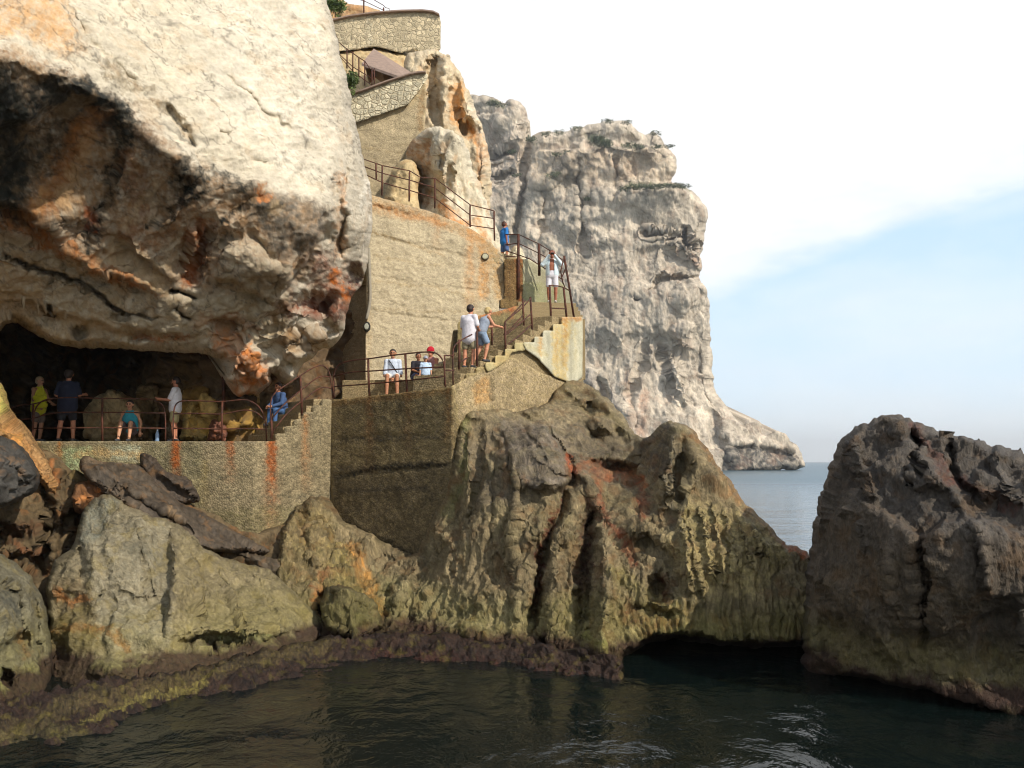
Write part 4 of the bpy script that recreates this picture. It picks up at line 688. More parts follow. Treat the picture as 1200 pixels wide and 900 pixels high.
# wall piers of the third flight
wall('pier',[(591,304),(613,303),(614,360),(586,362),(586,352),(591,350)],plan([(-.5,27.6),(.6,28.)]),'old_conc','#76603e',[('p',[(591,304),(604,304),(602,350),(591,350)],3,'#5c4226',.7),('l',[(608,300),(609,350)],4,'#7a4022',.7)],'brown streaked pier under the boy in blue','pier',seed=67,back=.6,a=.02,step=1.5)
wall('side_wall',[(612,303),(622,304),(636,314),(652,326),(668,340),(670,358),(612,360)],plan([(.3,27.9),(2.1,28.3)]),'conc','#a09a7e',[('p',[(612,330),(660,335),(660,360),(612,360)],5,'#8a8a5c',.6),('l',[(612,300),(640,310)],4,'#c6bfa4',.7)],'pale greenish side wall of the third flight behind the man in open shirt','wall',seed=68,back=.5,a=.015,step=1.5)
prism('upper_path',[(-.9,27.9),(1.,28.6),(1.1,29),(1.,31.5),(-5.5,31.5),(-5.2,27.6),(-4.5,27.)],9.2,lambda x,y:10.17 if x>-1.3 else 10.17+(-x-1.3)*.42,'old_conc',kind='structure')
rock([(594,306),(598,292),(604,286),(611,290),(616,300),(618,308),(610,316),(596,316)],[(594,310,29.8),(616,310,29.8),(604,288,30)],'#cbbf a0'.replace(' ',''),'pale rock showing between the pier and the rusty post beside the boy in blue',[],[],(5,.5),1.,'crag',seed=70,step=1.4,name='rock',cat='rock')
# rocks and rubble walls above
rock([(440,260),(446,240),(454,222),(457,204),(464,192),(474,187),(484,188),(490,196),(492,210),(489,228),(494,250),(498,266)],[(440,258,30.4),(474,188,31.4),(492,215,30.8),(490,262,29.6)],'#c2ab80','rounded tan boulder behind the upper path railing',[('r',[(446,250),(462,240),(480,245)],3,-.2)],[('l',[(450,235),(455,250)],5,'#b27c44',.7)],(9,.9),1.5,'crag',seed=71,dp=d_slab)
wall('lower_rubble_wall',[(404,146),(440,134),(476,121),(498,92),(500,120),(497,152),(486,168),(472,188),(474,215),(470,252),(404,252)],plan([(-7.2,33.6),(-3.1,33.2)],.1,12),'sandwall','#ad9c7c',[('l',[(495,110),(492,150)],4,'#8c6c44',.7),('l',[(410,170),(470,180)],1.4,'#94805a',.5)],'rough sandy wall below the pale stone parapet','wall',seed=72,back=1.,a=.06,jag=(1,6))
rw=empty('stone_parapet',at(455,120,33),'parapet wall of pale rounded stones with a brown coping above the upper path','wall')
wall('stonework',[(400,118),(412,111.5),(425,108),(455,97),(480,89),(498,85.5),(502,88),(500,94),(478,122.5),(440,136),(404,148)],plan([(-7.2,33.4),(-3.1,33.)],.1,12),'rubble','#cabfa2',[],None,seed=73,back=.8,a=.04,parent=rw,step=1.5)
def capline(name,pts,w,h,mat,parent=None,label=None,cat=None):
    bm=bmesh.new(); L=[]
    for q in pts:
        q=Vector(q); L.append([bm.verts.new(q+Vector((0,-w*.25,0))),bm.verts.new(q+Vector((0,w,0))),bm.verts.new(q+Vector((0,w,h))),bm.verts.new(q+Vector((0,-w*.25,h)))])
    for a,b in zip(L[:-1],L[1:]):
        for i in range(4): bm.faces.new((a[i],a[(i+1)%4],b[(i+1)%4],b[i]))
    bm.faces.new(L[0][::-1]); bm.faces.new(L[-1]); bmesh.ops.recalc_face_normals(bm,faces=bm.faces)
    return bmobj(name,bm,mat,parent,label,cat)
pl=plan([(-7.2,33.4),(-3.1,33.)],.1,12)
def onp(f,x,y): return at(x,y,float(f(np.array([float(x)]),np.array([float(y)]))[0])-.05)
capline('coping',[onp(pl,x,y) for x,y in ((402,117),(412,111),(425,107.5),(455,96.5),(480,88.5),(490,86.5),(499,86))],.5,.06,'coping',rw)
tw=empty('stone_wall',at(455,40,42),'topmost stone wall with a thin brown coping against the sky','wall')
p42=plan([(-9.6,42),(-3.4,41.6)],.05,20)
wall('stonework',[(386,26),(400,22),(440,16.5),(480,14.5),(505,15),(514,18),(517,25),(516,58),(500,66),(486,58),(470,62),(440,55),(386,62)],p42,'rubble','#c0b090',[('l',[(431,22),(434,50)],3,'#c4bca4',.6)],None,seed=74,back=.8,a=.05,parent=tw,step=1.5)
capline('coping',[onp(p42,x,y) for x,y in ((386,26),(410,20.5),(440,16.5),(470,14.5),(495,14),(508,15.5),(515,19))],.6,.07,'coping',tw)
ter=face('hillside',[(378,-20),(398,-6),(404,2),(420,6),(450,12),(460,18),(516,24),(512,60),(486,110),(400,180),(372,120)],[(378,-10,44.5),(400,0,45),(450,12,45),(510,30,45),(450,45,44),(400,45,44),(500,60,44),(480,100,38.5),(400,170,35),(400,100,38),(440,80,39)],2.,(1,7),[],(4,12),d_crag,'#b7a178',[('p',[(386,-20),(410,0),(460,16),(400,20),(380,20)],5,'#b0805c',.7),('l',[(390,2),(400,6)],4,'#4c5a34',.5)],(4,8),(4,.5),2.,None,M['crag'],seed=75)
tag(ter,kind='structure')
# shelter roof
sh=empty('shelter',at(455,90,37),'small stone shelter with a slanting brown roof beside the upper steps','shelter')
def plate(name,pts,th,mat,parent,down=(0,0,-1)):
    bm=bmesh.new(); a=[bm.verts.new(p) for p in pts]; b=[bm.verts.new(Vector(p)+Vector(down)*th) for p in pts]; k=len(a)
    bm.faces.new(a); bm.faces.new(b[::-1])
    for i in range(k): bm.faces.new((a[i],b[i],b[(i+1)%k],a[(i+1)%k]))
    bmesh.ops.recalc_face_normals(bm,faces=bm.faces); return bmobj(name,bm,mat,parent)
plate('roof',[at(438,57,37.6),at(487,88,36.4),at(478,93,34.8),at(424,74,36.)],.12,M['coping'],sh)
plate('side_wall',[at(440,62,37.5),at(482,90,36.3),at(452,99,36.),at(436,86,37.2)],.2,plain('shelter_wall','#8a6844',.9,.25,3.),sh,(0,1,0))
plate('front_wall',[at(427,76,36.6),at(438,62,37.4),at(440,88,37.2),at(432,96,36.6)],.2,plain('shelter_front','#9a7a50',.9,.25,3.),sh,(0,1,0))
# ---------------------------------------------------------------- railings
def tube(pts,r,seg=6,bm=None):
    bm=bm or bmesh.new(); P=[Vector(p) for p in pts]; rings=[]
    for i,p in enumerate(P):
        t=(P[min(i+1,len(P)-1)]-P[max(i-1,0)]).normalized(); a=t.cross(Vector((0,0,1)) if abs(t.z)<.9 else Vector((0,1,0))).normalized(); b=t.cross(a)
        rr=r[i] if isinstance(r,(list,tuple)) else r
        rings.append([bm.verts.new(p+(a*math.cos(2*math.pi*k/seg)+b*math.sin(2*math.pi*k/seg))*rr) for k in range(seg)])
    for x,y in zip(rings[:-1],rings[1:]):
        for k in range(seg): bm.faces.new((x[k],x[(k+1)%seg],y[(k+1)%seg],y[k]))
    bm.faces.new(rings[0][::-1]); bm.faces.new(rings[-1]); bmesh.ops.recalc_face_normals(bm,faces=bm.faces); return bm
def bend(pts,n_=4):
    """round the corners of a bent bar"""
    P=[Vector(p) for p in pts]; out=[P[0]]
    for a,b,c in zip(P[:-2],P[1:-1],P[2:]):
        for k in range(n_+1):
            t=k/n_; p0=b+(a-b)*.45; p2=b+(c-b)*.45; out.append(p0*(1-t)**2+b*2*t*(1-t)+p2*t*t)
    out.append(P[-1]); return out
def railing(label,loc,posts,rails,rp=.028,rr=.018,group='rusty iron railings along the walkway and stairs'):
    root=empty('railing',loc,label,'railing',group)
    for a,b in posts:
        w=Vector((random.uniform(-.01,.01),random.uniform(-.01,.01),0)); bmobj('post',tube([a,(Vector(a)+Vector(b))/2+w,b],rp),'rust',root,smooth=True)
    for r in rails: bmobj('rail',tube(r,rr),'rust',root,smooth=True)
    return root
def ps(D,*L): return [(at(x0,y0,D(x0)),at(x1,y1,D(x1))) for (x0,y0),(x1,y1) in L]
def rl(D,*L,rnd=True): return [(bend([at(x,y,D(x)) for x,y in l]) if rnd and len(l)>2 else [at(x,y,D(x)) for x,y in l]) for l in L]
D1=lambda x:21.3
railing('rusty railing of the walkway with a round curled left end by the orange rock',at(110,517.5,21.3),ps(D1,((39,519),(39,474)),((120,518),(120,467))),
 rl(D1,[(39,518),(20,505),(9,492),(12,478),(26,474),(39,474),(60,467),(80,465.5),(120,467),(160,467),(180,468),(191,474),(194,486),(194,518)],[(12,492),(39,491),(60,483),(120,483),(194,484)],[(39,502),(120,501),(194,502)],[(39,505),(40,480),(48,470),(60,467)]))
D2=lambda x:21.25
railing('rusty railing of the walkway between the curved post and the lower steps',at(255,517.5,21.25),ps(D2,((260.5,517.5),(260.5,471))),
 rl(D2,[(203,518),(203,482),(207,471),(220,469),(260,471),(275,469),(290,468),(303,475),(311,489),(312.5,517)],[(203,485),(230,484),(260,486),(285,480),(300,482),(310,492)],[(203,502),(230,502),(260,503),(285,502),(311,503)]))
DA=lambda x:float(np.interp(x,[313,389],[21.0,22.1]))
railing('rusty sloping handrail beside the lower flight of steps',at(350,495,22),ps(DA,((318,514),(318,492)),((354,487),(352,441))),
 rl(DA,[(320,509),(316,478),(319,462),(334,452),(352,440),(368,430),(378,427.5),(385,433),(388,446),(390,466)],[(319,490),(334,472),(352,458),(374,440),(387,442)],[(320,505),(336,484),(356,468),(376,453),(388,455)]))
DBf=plan([A1,B1]); DB=lambda x:float(DBf(np.array([float(x)]),np.array([450.]))[0])+.12
railing('rusty railing along the edge of the landing in front of the seated people',at(455,461,22),ps(DB,((391,467),(391,446)),((433,463.5),(431.5,421)),((477,459),(475,415))),
 rl(DB,[(392,467),(390,440),(396,427),(410,422.5),(432,420.5),(455,417),(476,414.5),(500,412),(512,413.5),(519,421),(521,434),(522,454)],[(391,441),(410,436),(433,435),(476,432),(521,430)],[(391,453),(432,450),(476,446),(521,441)]))
DCf=plan([tuple(Vector(Bp(-.1))+bw*.08),tuple(Vector(Bp(1.3))+bw*.08)]); DC=lambda x:float(DCf(np.array([float(x)]),np.array([400.]))[0])
gate=rl(DC,[(521,416.5),(532,416.5)],[(521,434),(532,434)],[(521,452),(521,416)],rnd=False)
railing('rusty railing of the upper flight with bare posts and sagging rails',at(590,420,21),
 ps(DC,((538,433),(538,398)),((559,429),(559,388)),((592.5,413),(592,377)),((624,394),(621.5,348))),
 rl(DC,[(531,451),(530.5,415),(532,405),(541,398),(553,392)],[(538,425),(548,419)],[(592,377),(600,370),(611,362),(621.5,350)],[(592,393),(606,382),(622,368)],[(593,405),(608,394),(623,380)])+gate)
DD=lambda x:float(DC(x))+1.35
railing('thin rusty handrail on the wall side of the upper flight beside the parapet',at(590,390,22.5),ps(DD,((577,409),(575.5,374)),((614,386),(612.5,350))),
 rl(DD,[(592,377),(603,366),(612,356),(616,352)],[(590,392),(602,382),(614,368)],[(594,402),(604,392),(615,380)]))
DE=lambda x:float(np.interp(x,[640,683],[23.9,25.4]))
railing('rusty corner railing round the top landing below the man in open shirt',at(662,372,24.8),ps(DE,((646,379),(644,334)),((664,372),(660.5,337)),((672.5,371.5),(661,300))),
 rl(DE,[(644,334.5),(654,335),(661,337),(668,341)],[(645.5,361),(664,362)],[(661,301),(657,318),(660,333)],[(661,301),(664,312),(658,326),(662,337)],rnd=False),rp=.032)
DF=lambda x:float(np.interp(x,[600,665],[27.9,27.2]))
railing('rusty railing with one thick brown post climbing left behind the man in open shirt',at(632,320,27.6),ps(DF,((607.5,350),(607.5,275)),((632,323),(631.5,285.5))),
 rl(DF,[(592,275),(607.5,274.5),(632,286),(645,294),(661,306)],[(592,287),(607.5,285),(632,297),(650,307)],[(594,294),(620,303),(660,328)],[(592,301),(608,300)],rnd=False),rp=.045)
DG=lambda x:float(np.interp(x,[420,505,580],[27.3,28.,28.5]))
railing('long rusty railing along the upper path on top of the tall sandy wall',at(500,255,28),
 ps(DG,((425.5,206),(424.5,182)),((441,210),(440.5,192)),((447.5,229),(448,194)),((479.5,236),(480,201)),((509.5,244),(509.5,209)),((551,266),(551,240)),((579.5,282),(579,247))),
 rl(DG,[(421,176),(425,186),(448,194),(480,200),(493,208),(510,209),(551,240),(579,247)],[(424,194),(448,203),(480,211),(509.5,220),(551,252),(579,256)],[(425,203),(448,214),(480,223),(509.5,232),(551,264),(579,268)],rnd=False))
DH=lambda x:float(np.interp(x,[390,440],[34.5,34.]))
railing('rusty railing on the steps beside the stone shelter near the top',at(418,90,34),ps(DH,((395,58),(394.5,42)),((406.5,80),(406.5,57)),((413.5,86),(413.5,61)),((420.5,92),(420.5,67)),((427.5,100),(427.5,72)),((436,103),(436,80)),((438.5,101),(438.5,80))),
 rl(DH,[(394,47),(406,57),(420,67),(428,72),(433,80)],[(396,62),(413,78),(436,92)],[(398,66),(414,84),(436,100)],rnd=False),rr=.02)
DI=lambda x:43.2
railing('thin grey railing above the topmost stone wall against the sky',at(440,15,43.2),ps(DI,((426.5,20),(426.5,-6)),((449.5,18),(449.5,9))),
 rl(DI,[(408,-4),(426.5,1),(449.5,12)],[(402,-14),(426.5,-7),(449,6),(452,9),(456,10),(457,18)],rnd=False),rp=.04)
# ---------------------------------------------------------------- people: one skin surface from smoothly blended tapered limbs
def sdf_mesh(prims,h=.011,k=.018,cuts=()):
    P=[(np.array(a,float),np.array(b,float),ra,rb,sq) for a,b,ra,rb,sq in prims]
    lo=np.min([np.minimum(a-ra,b-rb) for a,b,ra,rb,_ in P],0)-.05; hi=np.max([np.maximum(a+ra,b+rb) for a,b,ra,rb,_ in P],0)+.05
    n_=np.ceil((hi-lo)/h).astype(int)+1; G=np.full(n_,.2)
    ax=[lo[i]+h*np.arange(n_[i]) for i in range(3)]
    for a,b,ra,rb,sq in P:
        R=max(ra,rb)*max(1,1/min(sq))+.035 if sq is not None else max(ra,rb)+.035
        l=np.maximum(((np.minimum(a,b)-R-lo)/h).astype(int),0); u=np.minimum(((np.maximum(a,b)+R-lo)/h).astype(int)+2,n_)
        X,Y,Z=np.meshgrid(ax[0][l[0]:u[0]],ax[1][l[1]:u[1]],ax[2][l[2]:u[2]],indexing='ij')
        q=np.stack([X,Y,Z],-1)
        s=np.array(sq) if sq is not None else np.ones(3)
        pa=(q-a)*s; ba=(b-a)*s; t=np.clip((pa@ba)/max(ba@ba,1e-9),0,1)
        d=np.linalg.norm(pa-t[...,None]*ba,axis=-1)-(ra+(rb-ra)*t)
        g=G[l[0]:u[0],l[1]:u[1],l[2]:u[2]]; hh=np.clip(.5+.5*(g-d)/k,0,1)
        G[l[0]:u[0],l[1]:u[1],l[2]:u[2]]=g*(1-hh)+d*hh-k*hh*(1-hh)
    for nrm,c in cuts:
        X,Y,Z=np.meshgrid(*ax,indexing='ij'); G=np.maximum(G,nrm[0]*X+nrm[1]*Y+nrm[2]*Z-c)
    S=G<0; c=S[:-1,:-1,:-1].astype(int)
    for dx,dy,dz_ in ((1,0,0),(0,1,0),(0,0,1),(1,1,0),(1,0,1),(0,1,1),(1,1,1)):
        c=c+S[dx:n_[0]-1+dx,dy:n_[1]-1+dy,dz_:n_[2]-1+dz_]
    act=(c>0)&(c<8); I=np.argwhere(act); idx=np.full(act.shape,-1); idx[tuple(I.T)]=np.arange(len(I))
    acc=np.zeros((len(I),3)); cnt=np.zeros(len(I))
    cor=[(0,0,0),(1,0,0),(0,1,0),(1,1,0),(0,0,1),(1,0,1),(0,1,1),(1,1,1)]
    for i in range(8):
        for j in range(i+1,8):
            a,b=np.array(cor[i]),np.array(cor[j])
            if np.abs(a-b).sum()!=1: continue
            va=G[tuple((I+a).T)]; vb=G[tuple((I+b).T)]; m=(va<0)!=(vb<0); t=np.where(m,va/np.where(m,va-vb,1),0)
            acc+=np.where(m[:,None],a+(b-a)*t[:,None],0); cnt+=m
    V=lo+h*(I+acc/cnt[:,None]); Fs=[]
    for d in range(3):
        e=np.zeros(3,int); e[d]=1; u=(d+1)%3; v=(d+2)%3
        sl=[slice(0,n_[i]-1) for i in range(3)]; A=S[tuple(sl)]; sl2=list(sl); sl2[d]=slice(1,n_[d]); B=S[tuple(sl2)]
        for flip in (0,1):
            E=np.argwhere((A&~B) if not flip else (~A&B)); E=E[(E[:,u]>0)&(E[:,v]>0)]
            eu=np.zeros(3,int); eu[u]=1; ev=np.zeros(3,int); ev[v]=1
            q=[idx[tuple((E-eu-ev).T)],idx[tuple((E-ev).T)],idx[tuple(E.T)],idx[tuple((E-eu).T)]]
            f=np.stack(q if not flip else q[::-1],1); Fs.append(f[(f>=0).all(1)])
    return V,np.concatenate(Fs)
def skinmat(name,c=None,rough=.6):
    m,nt=newmat(name); n=N(nt); out=n('ShaderNodeOutputMaterial'); b=n('ShaderNodeBsdfPrincipled'); n.l(b.outputs[0],out.inputs[0])
    col=n('ShaderNodeAttribute',attribute_name='Col').outputs['Color']; tc=n('ShaderNodeTexCoord').outputs['Object']
    f=noise(n,tc,14 if c else 30,3,.6); col=mixc(n,1.,col,ramp(n,f,[(.3,.86),(.7,1.1)]),'MULTIPLY'); n.l(col,b.inputs['Base Color']); b.inputs['Roughness'].default_value=rough
    if c:
        bp=n('ShaderNodeBump'); bp.inputs['Strength'].default_value=.5; bp.inputs['Distance'].default_value=.03; n.l(f,bp.inputs['Height']); n.l(bp.outputs[0],b.inputs['Normal'])
    return m
M['skin']=skinmat('skin'); M['cloth']=skinmat('cloth',1,.9); M['hair']=skinmat('hair',1,.6)
U=(1,1,1)
def V3(*a): return np.array(a,float)
STAND=dict(hip=(0,0,.95),chest=(0,0,1.27),neck=(0,.01,1.47),head=(0,-.02,1.635),
 sh=((-.185,0,1.41),(.185,0,1.41)),el=((-.24,.02,1.13),(.24,.02,1.13)),wr=((-.25,-.06,.9),(.25,-.06,.9)),
 hj=((-.09,0,.93),(.09,0,.93)),kn=((-.11,-.02,.51),(.11,-.02,.51)),an=((-.11,.02,.09),(.11,.02,.09)),look=(0,-1,0))
def sit(s,fw=.42,lean=.08,ah=.08,spread=.11):
    return dict(hip=(0,0,s+.11),chest=(0,-lean*.6,s+.42),neck=(0,-lean,s+.62),head=(0,-lean-.05,s+.78),sh=((-.18,-lean,s+.56),(.18,-lean,s+.56)),
     el=((-.23,-lean-.08,s+.3),(.23,-lean-.08,s+.3)),wr=((-.1,-lean-.3,s+.22),(.1,-lean-.3,s+.22)),hj=((-.09,0,s+.1),(.09,0,s+.1)),
     kn=((-spread,-fw,s+.1),(spread,-fw,s+.1)),an=((-spread-.02,-fw-.02,ah),(spread+.02,-fw-.02,ah)),look=(0,-1,-.1))
def person(label,loc,yaw,H,pose,skin='#b07a58',hair='#2a1c14',top=None,bottom=None,shoes='#3a3a3c',group=None,hairlen=0,cap=None,open_shirt=False,belly=0.,sleeve=.55,strap=None,long_legs=False,long_sleeve=False,dress=None,hem=0.):
    J=dict(STAND); J.update(pose); g={k:(tuple(V3(*q) for q in v) if isinstance(v[0],(tuple,list)) else V3(*v)) for k,v in J.items()}
    root=empty('person',loc,label,'person',group,yaw); root.scale=(H/1.75,)*3; root['kind']='thing'
    hd=g['head']; lk=g['look']/np.linalg.norm(g['look']); sd=np.cross(lk,V3(0,0,1)); sd/=np.linalg.norm(sd); upv=np.cross(sd,lk)
    pr=[(hd+V3(0,0,.03),hd+V3(0,0,.03)-lk*.02,.092,.095,U),(hd+lk*.03-upv*.07,hd+lk*.045-upv*.075,.05,.042,U),(g['neck']-V3(0,0,.03),hd-upv*.06,.058,.052,U)]
    pr+=[(hd+lk*.085+upv*.02,hd+lk*.108-upv*.022,.009,.015,U)]+[(hd+sd*s*.092-upv*.01,hd+sd*s*.096+upv*.02-lk*.01,.014,.018,U) for s in (-1,1)]
    pr+=[(g['hip'],g['chest'],.135+belly*.5,.15+belly*.2,(.85,1.15,1)),(g['chest'],g['neck']-V3(0,0,.09),.15,.12,(.8,1.15,1)),(g['hip']-V3(.05,0,.02),g['hip']-V3(-.05,0,.02),.13,.13,U)]
    if belly: pr.append((g['hip']+V3(0,-.06,.14),g['hip']+V3(0,-.06,.2),.12+belly,.12+belly,U))
    tops=[];bots=[]
    tops+= [(g['hip']+V3(0,0,.02-hem),g['chest'],.165+belly*.5+.02,.172+belly*.2,(.85,1.1,1)),(g['chest'],g['neck']-V3(0,0,.085),.172,.125,(.8,1.1,1))]
    bots+= [(g['hip']-V3(.06,0,.03),g['hip']+V3(.06,0,-.03),.145,.145,U),(g['hip'],g['hip']+V3(0,0,.06),.155,.15,(.88,1.1,1))]
    for i,s in ((0,-1),(1,1)):
        S,E,W_=g['sh'][i],g['el'][i],g['wr'][i]
        pr+=[(g['neck']-V3(0,0,.06),S,.06,.058,U),(S,E,.052,.04,U),(E,W_,.04,.027,U)]
        slv=S+(E-S)*sleeve*1.5 if not long_sleeve else E
        if sleeve: tops+=[(g['neck']-V3(0,0,.07),S,.07,.075,U),(S,slv,.073,.068,U)]
        if long_sleeve: tops+=[(E,W_,.06,.045,U)]
        fd=(W_-E)/np.linalg.norm(W_-E); sdv=np.cross(fd,V3(0,0,1) if abs(fd[2])<.8 else V3(0,1,0)); sdv/=np.linalg.norm(sdv); nv=np.cross(sdv,fd); pa=W_+fd*.085
        pr.append((W_,pa,.028,.038,U))
        for f_,(o_,L) in enumerate(((-.03,.065),(-.01,.075),(.01,.07),(.029,.055))):
            b0=pa+sdv*o_; b1=b0+fd*L*.55+nv*.012*s; b2=b1+fd*L*.4+nv*.03*s; pr+=[(b0,b1,.0115,.0105,U),(b1,b2,.0105,.009,U)]
        t0=W_+fd*.03+sdv*.03*s; t1=t0+sdv*.035*s+fd*.03; pr+=[(t0,t1,.014,.012,U),(t1,t1+fd*.03,.012,.0095,U)]
        Hj,K,A=g['hj'][i],g['kn'][i],g['an'][i]
        pr+=[(Hj,K,.088,.058,U),(K,K+(A-K)*.35,.056,.056,U),(K+(A-K)*.35,A,.056,.036,U)]
        ft=V3(lk[0]*0,-1,0); toe=A+ft*.15-V3(0,0,A[2]*0+.045); pr+=[(A-V3(0,0,.02)-ft*.03,toe,.038,.03,(1,1,1.1))]
        shl=[(A-V3(0,0,.035)-ft*.035,toe,.05,.04,(1,1,1.1))]
        V,Q_=sdf_mesh(shl,.012,cuts=[((0,0,1),A[2]-.0)]); mesh_obj('shoe',V,Q_,M['cloth'],root,True,lin(shoes)).location=(0,0,0)
        end=K+(A-K)*.9 if long_legs else Hj+(K-Hj)*.78
        if long_legs: bots+=[(Hj,K,.1,.075,U),(K,end,.075,.06,U)]
        else: bots+=[(Hj,end,.105,.098,U)]
    V,Q_=sdf_mesh(pr,.0105)
    col=np.tile(lin(skin),(len(V),1))
    for s in (-1,1):
        e=hd+lk*.088+sd*s*.034+upv*.028; r=np.linalg.norm((V-e),axis=1); col[r<.016]=lin('#1c1412')
        e2=hd+lk*.088+sd*s*.034+upv*.05; m=(np.abs((V-e2)@upv)<.007)&(np.abs((V-e2)@sd)<.022)&(((V-hd)@lk)>.05); col[m]=lin(hair)
    e=hd+lk*.09-upv*.052; m=(np.abs((V-e)@upv)<.009)&(np.abs((V-e)@sd)<.024)&(((V-hd)@lk)>.04); col[m]=lin('#8a4038')
    b=mesh_obj('body',V,Q_,M['skin'],root,True,col); b.location=(0,0,0)
    def part(nm,prims,c,mat='cloth',cuts=(),k=.018,h=.0125):
        if not prims: return
        V,Q_=sdf_mesh(prims,h,k,cuts); o=mesh_obj(nm,V,Q_,M[mat],root,True,lin(c)); o.location=(0,0,0); return o
    hc=hd+V3(0,0,.035)-lk*.015
    hp=[(hc+upv*.012-lk*.012,hc-upv*.02-lk*.03,.104,.095,U)]
    cuts=[(tuple(lk*.8-upv*.6),float((lk*.8-upv*.6)@hd)+.028)]
    if hairlen: hp.append((hc-lk*.07,hc-lk*.075-upv*hairlen,.07,.055,U)); cuts=[(tuple(lk*.85-upv*.3),float((lk*.85-upv*.3)@hd)+.03)]
    part('hair',hp,hair,'hair',cuts)
    if cap: part('cap',[(hc+upv*.03,hc+upv*.0,.108,.11,U),(hc+upv*.015+lk*.08,hc+upv*.01+lk*.14,.06,.05,(1,1,2.6))],cap,'cloth',[(tuple(-upv),float(-upv@hd)-.02)])
    if top:
        if open_shirt:
            x0=g['chest']; V,Q_=sdf_mesh(tops,.0125,.018)
            c=V[Q_].mean(1); keep=~((np.abs(c[:,0])<.075+.03*(1.3-c[:,2]))&(c[:,1]<-.06)&(c[:,2]<1.5)&(c[:,2]>.8)); Q_=Q_[keep]
            mesh_obj('shirt',V,Q_,M['cloth'],root,True,lin(top)).location=(0,0,0)
        else: part('shirt',tops if sleeve else tops,top)
    if bottom: part('trousers' if long_legs else 'shorts',bots,bottom)
    if dress: part('dress',tops+[(g['hip'],g['hip']-V3(0,0,.3),.17,.2,U)],dress)
    if strap:
        a=g['sh'][0]+V3(.05,-.1,.05); m_=g['chest']+V3(0,-.205,0); z=g['hip']+V3(.17,-.12,.05); y=g['sh'][0]+V3(.06,.1,.03)
        bm=tube(bend([y,a,m_,z,g['hip']+V3(.19,.02,.05)]),.014); me=bpy.data.meshes.new('strap'); bm.to_mesh(me); bm.free(); o=bpy.data.objects.new('strap',me); C.objects.link(o); o.parent=root; me.materials.append(plain('strap',strap,.8))
    return root
def yw(d): return math.radians(d)
def on(px,d,z): return atz(px,d,z)
def arms(**k): return k
# standing on the walkway
person('person in a lime yellow sleeveless top standing in profile in the cave mouth',on(43,21.9,4.0),yw(75),1.66,dict(el=((-.22,-.02,1.13),(.23,-.1,1.15)),wr=((-.2,-.2,.98),(.18,-.28,1.05))),skin='#94684c',hair='#8a7658',top='#b4b022',bottom='#5c5048',sleeve=0,hem=.08)
person('person seen from behind in navy T-shirt and dark shorts at the walkway railing',on(77,21.9,4.0),yw(188),1.84,dict(el=((-.27,.0,1.15),(.26,.02,1.15)),wr=((-.3,-.2,1.18),(.14,-.16,1.02)),kn=((-.14,-.02,.51),(.14,-.02,.51)),an=((-.17,.02,.09),(.17,.02,.09))),skin='#b0785a',hair='#2b211c',top='#1e2438',bottom='#23232a',belly=.03,hem=.12)
p3=sit(.24,.34,.06,.08,.12); p3['kn']=((-.13,-.36,.52),(.13,-.36,.52)); p3['an']=((-.13,-.52,.08),(.15,-.5,.08)); p3['el']=((-.27,.0,.55),(.27,.02,.55)); p3['wr']=((-.2,-.2,.5),(.26,.02,.3))
person('person in turquoise sitting on a low rock with bare legs drawn up',on(152,22.0,4.0),yw(5),1.62,p3,skin='#bd8a6a',hair='#2a1e18',top='#2c8a9a',bottom='#54484a',sleeve=0,hairlen=.05)
person('person in white T-shirt and khaki shorts standing sideways on the walkway, facing left',on(204,22.0,4.0),yw(-80),1.66,dict(el=((-.2,-.12,1.14),(.2,-.12,1.14)),wr=((-.12,-.36,1.16),(.12,-.36,1.16)),look=(0,-1,-.25)),skin='#b4785c',hair='#251812',top='#d8d6da',bottom='#a79c72',hem=.06)
p5=sit(.36,.34,.12,.08,.12)
person('person in blue denim jacket and jeans sitting on the lower flight of steps',on(330,22.9,4.44),yw(-35),1.6,p5,skin='#b07858',hair='#2a1812',top='#3a5278',bottom='#41618c',long_legs=True,long_sleeve=True,hairlen=.14)
# on the landing
p6=sit(.73,.42,.1,.08,.14); p6['el']=((-.24,-.12,.86),(.24,-.12,.86)); p6['wr']=((-.06,-.36,.76),(.06,-.36,.76))
person('person in pale blue shirt with dark shoulder strap and white shorts sitting on the bench',on(460,24.3,5.11),yw(5),1.68,p6,skin='#b27c5c',hair='#241a14',top='#c4cddc',bottom='#d2cec8',strap='#22242e',shoes='#7a5a44')
p7=sit(.88,.4,.22,.3,.1)
person('child in a dark top and blue shorts sitting hunched on the bench between two others',on(487,23.9,5.11),yw(25),1.38,p7,skin='#a87050',hair='#2c1c14',top='#24222a',bottom='#4a5478')
person('toddler in light blue shirt and grey cap standing at the landing railing',on(498.5,20.6,5.11),yw(10),.93,dict(wr=((-.27,-.12,.9),(.27,-.12,.9))),skin='#b88462',hair='#4a3424',top='#b4c8de',bottom='#3e382e',cap='#9a9aa4')
p9=sit(.72,.4,.1,.08,.12)
person('person in a bright red cap sitting behind the toddler',on(507,24.1,5.11),yw(-25),1.72,p9,skin='#b4785a',hair='#3a2418',top='#b07a72',bottom='#6a2028',cap='#b8182c',sleeve=0)
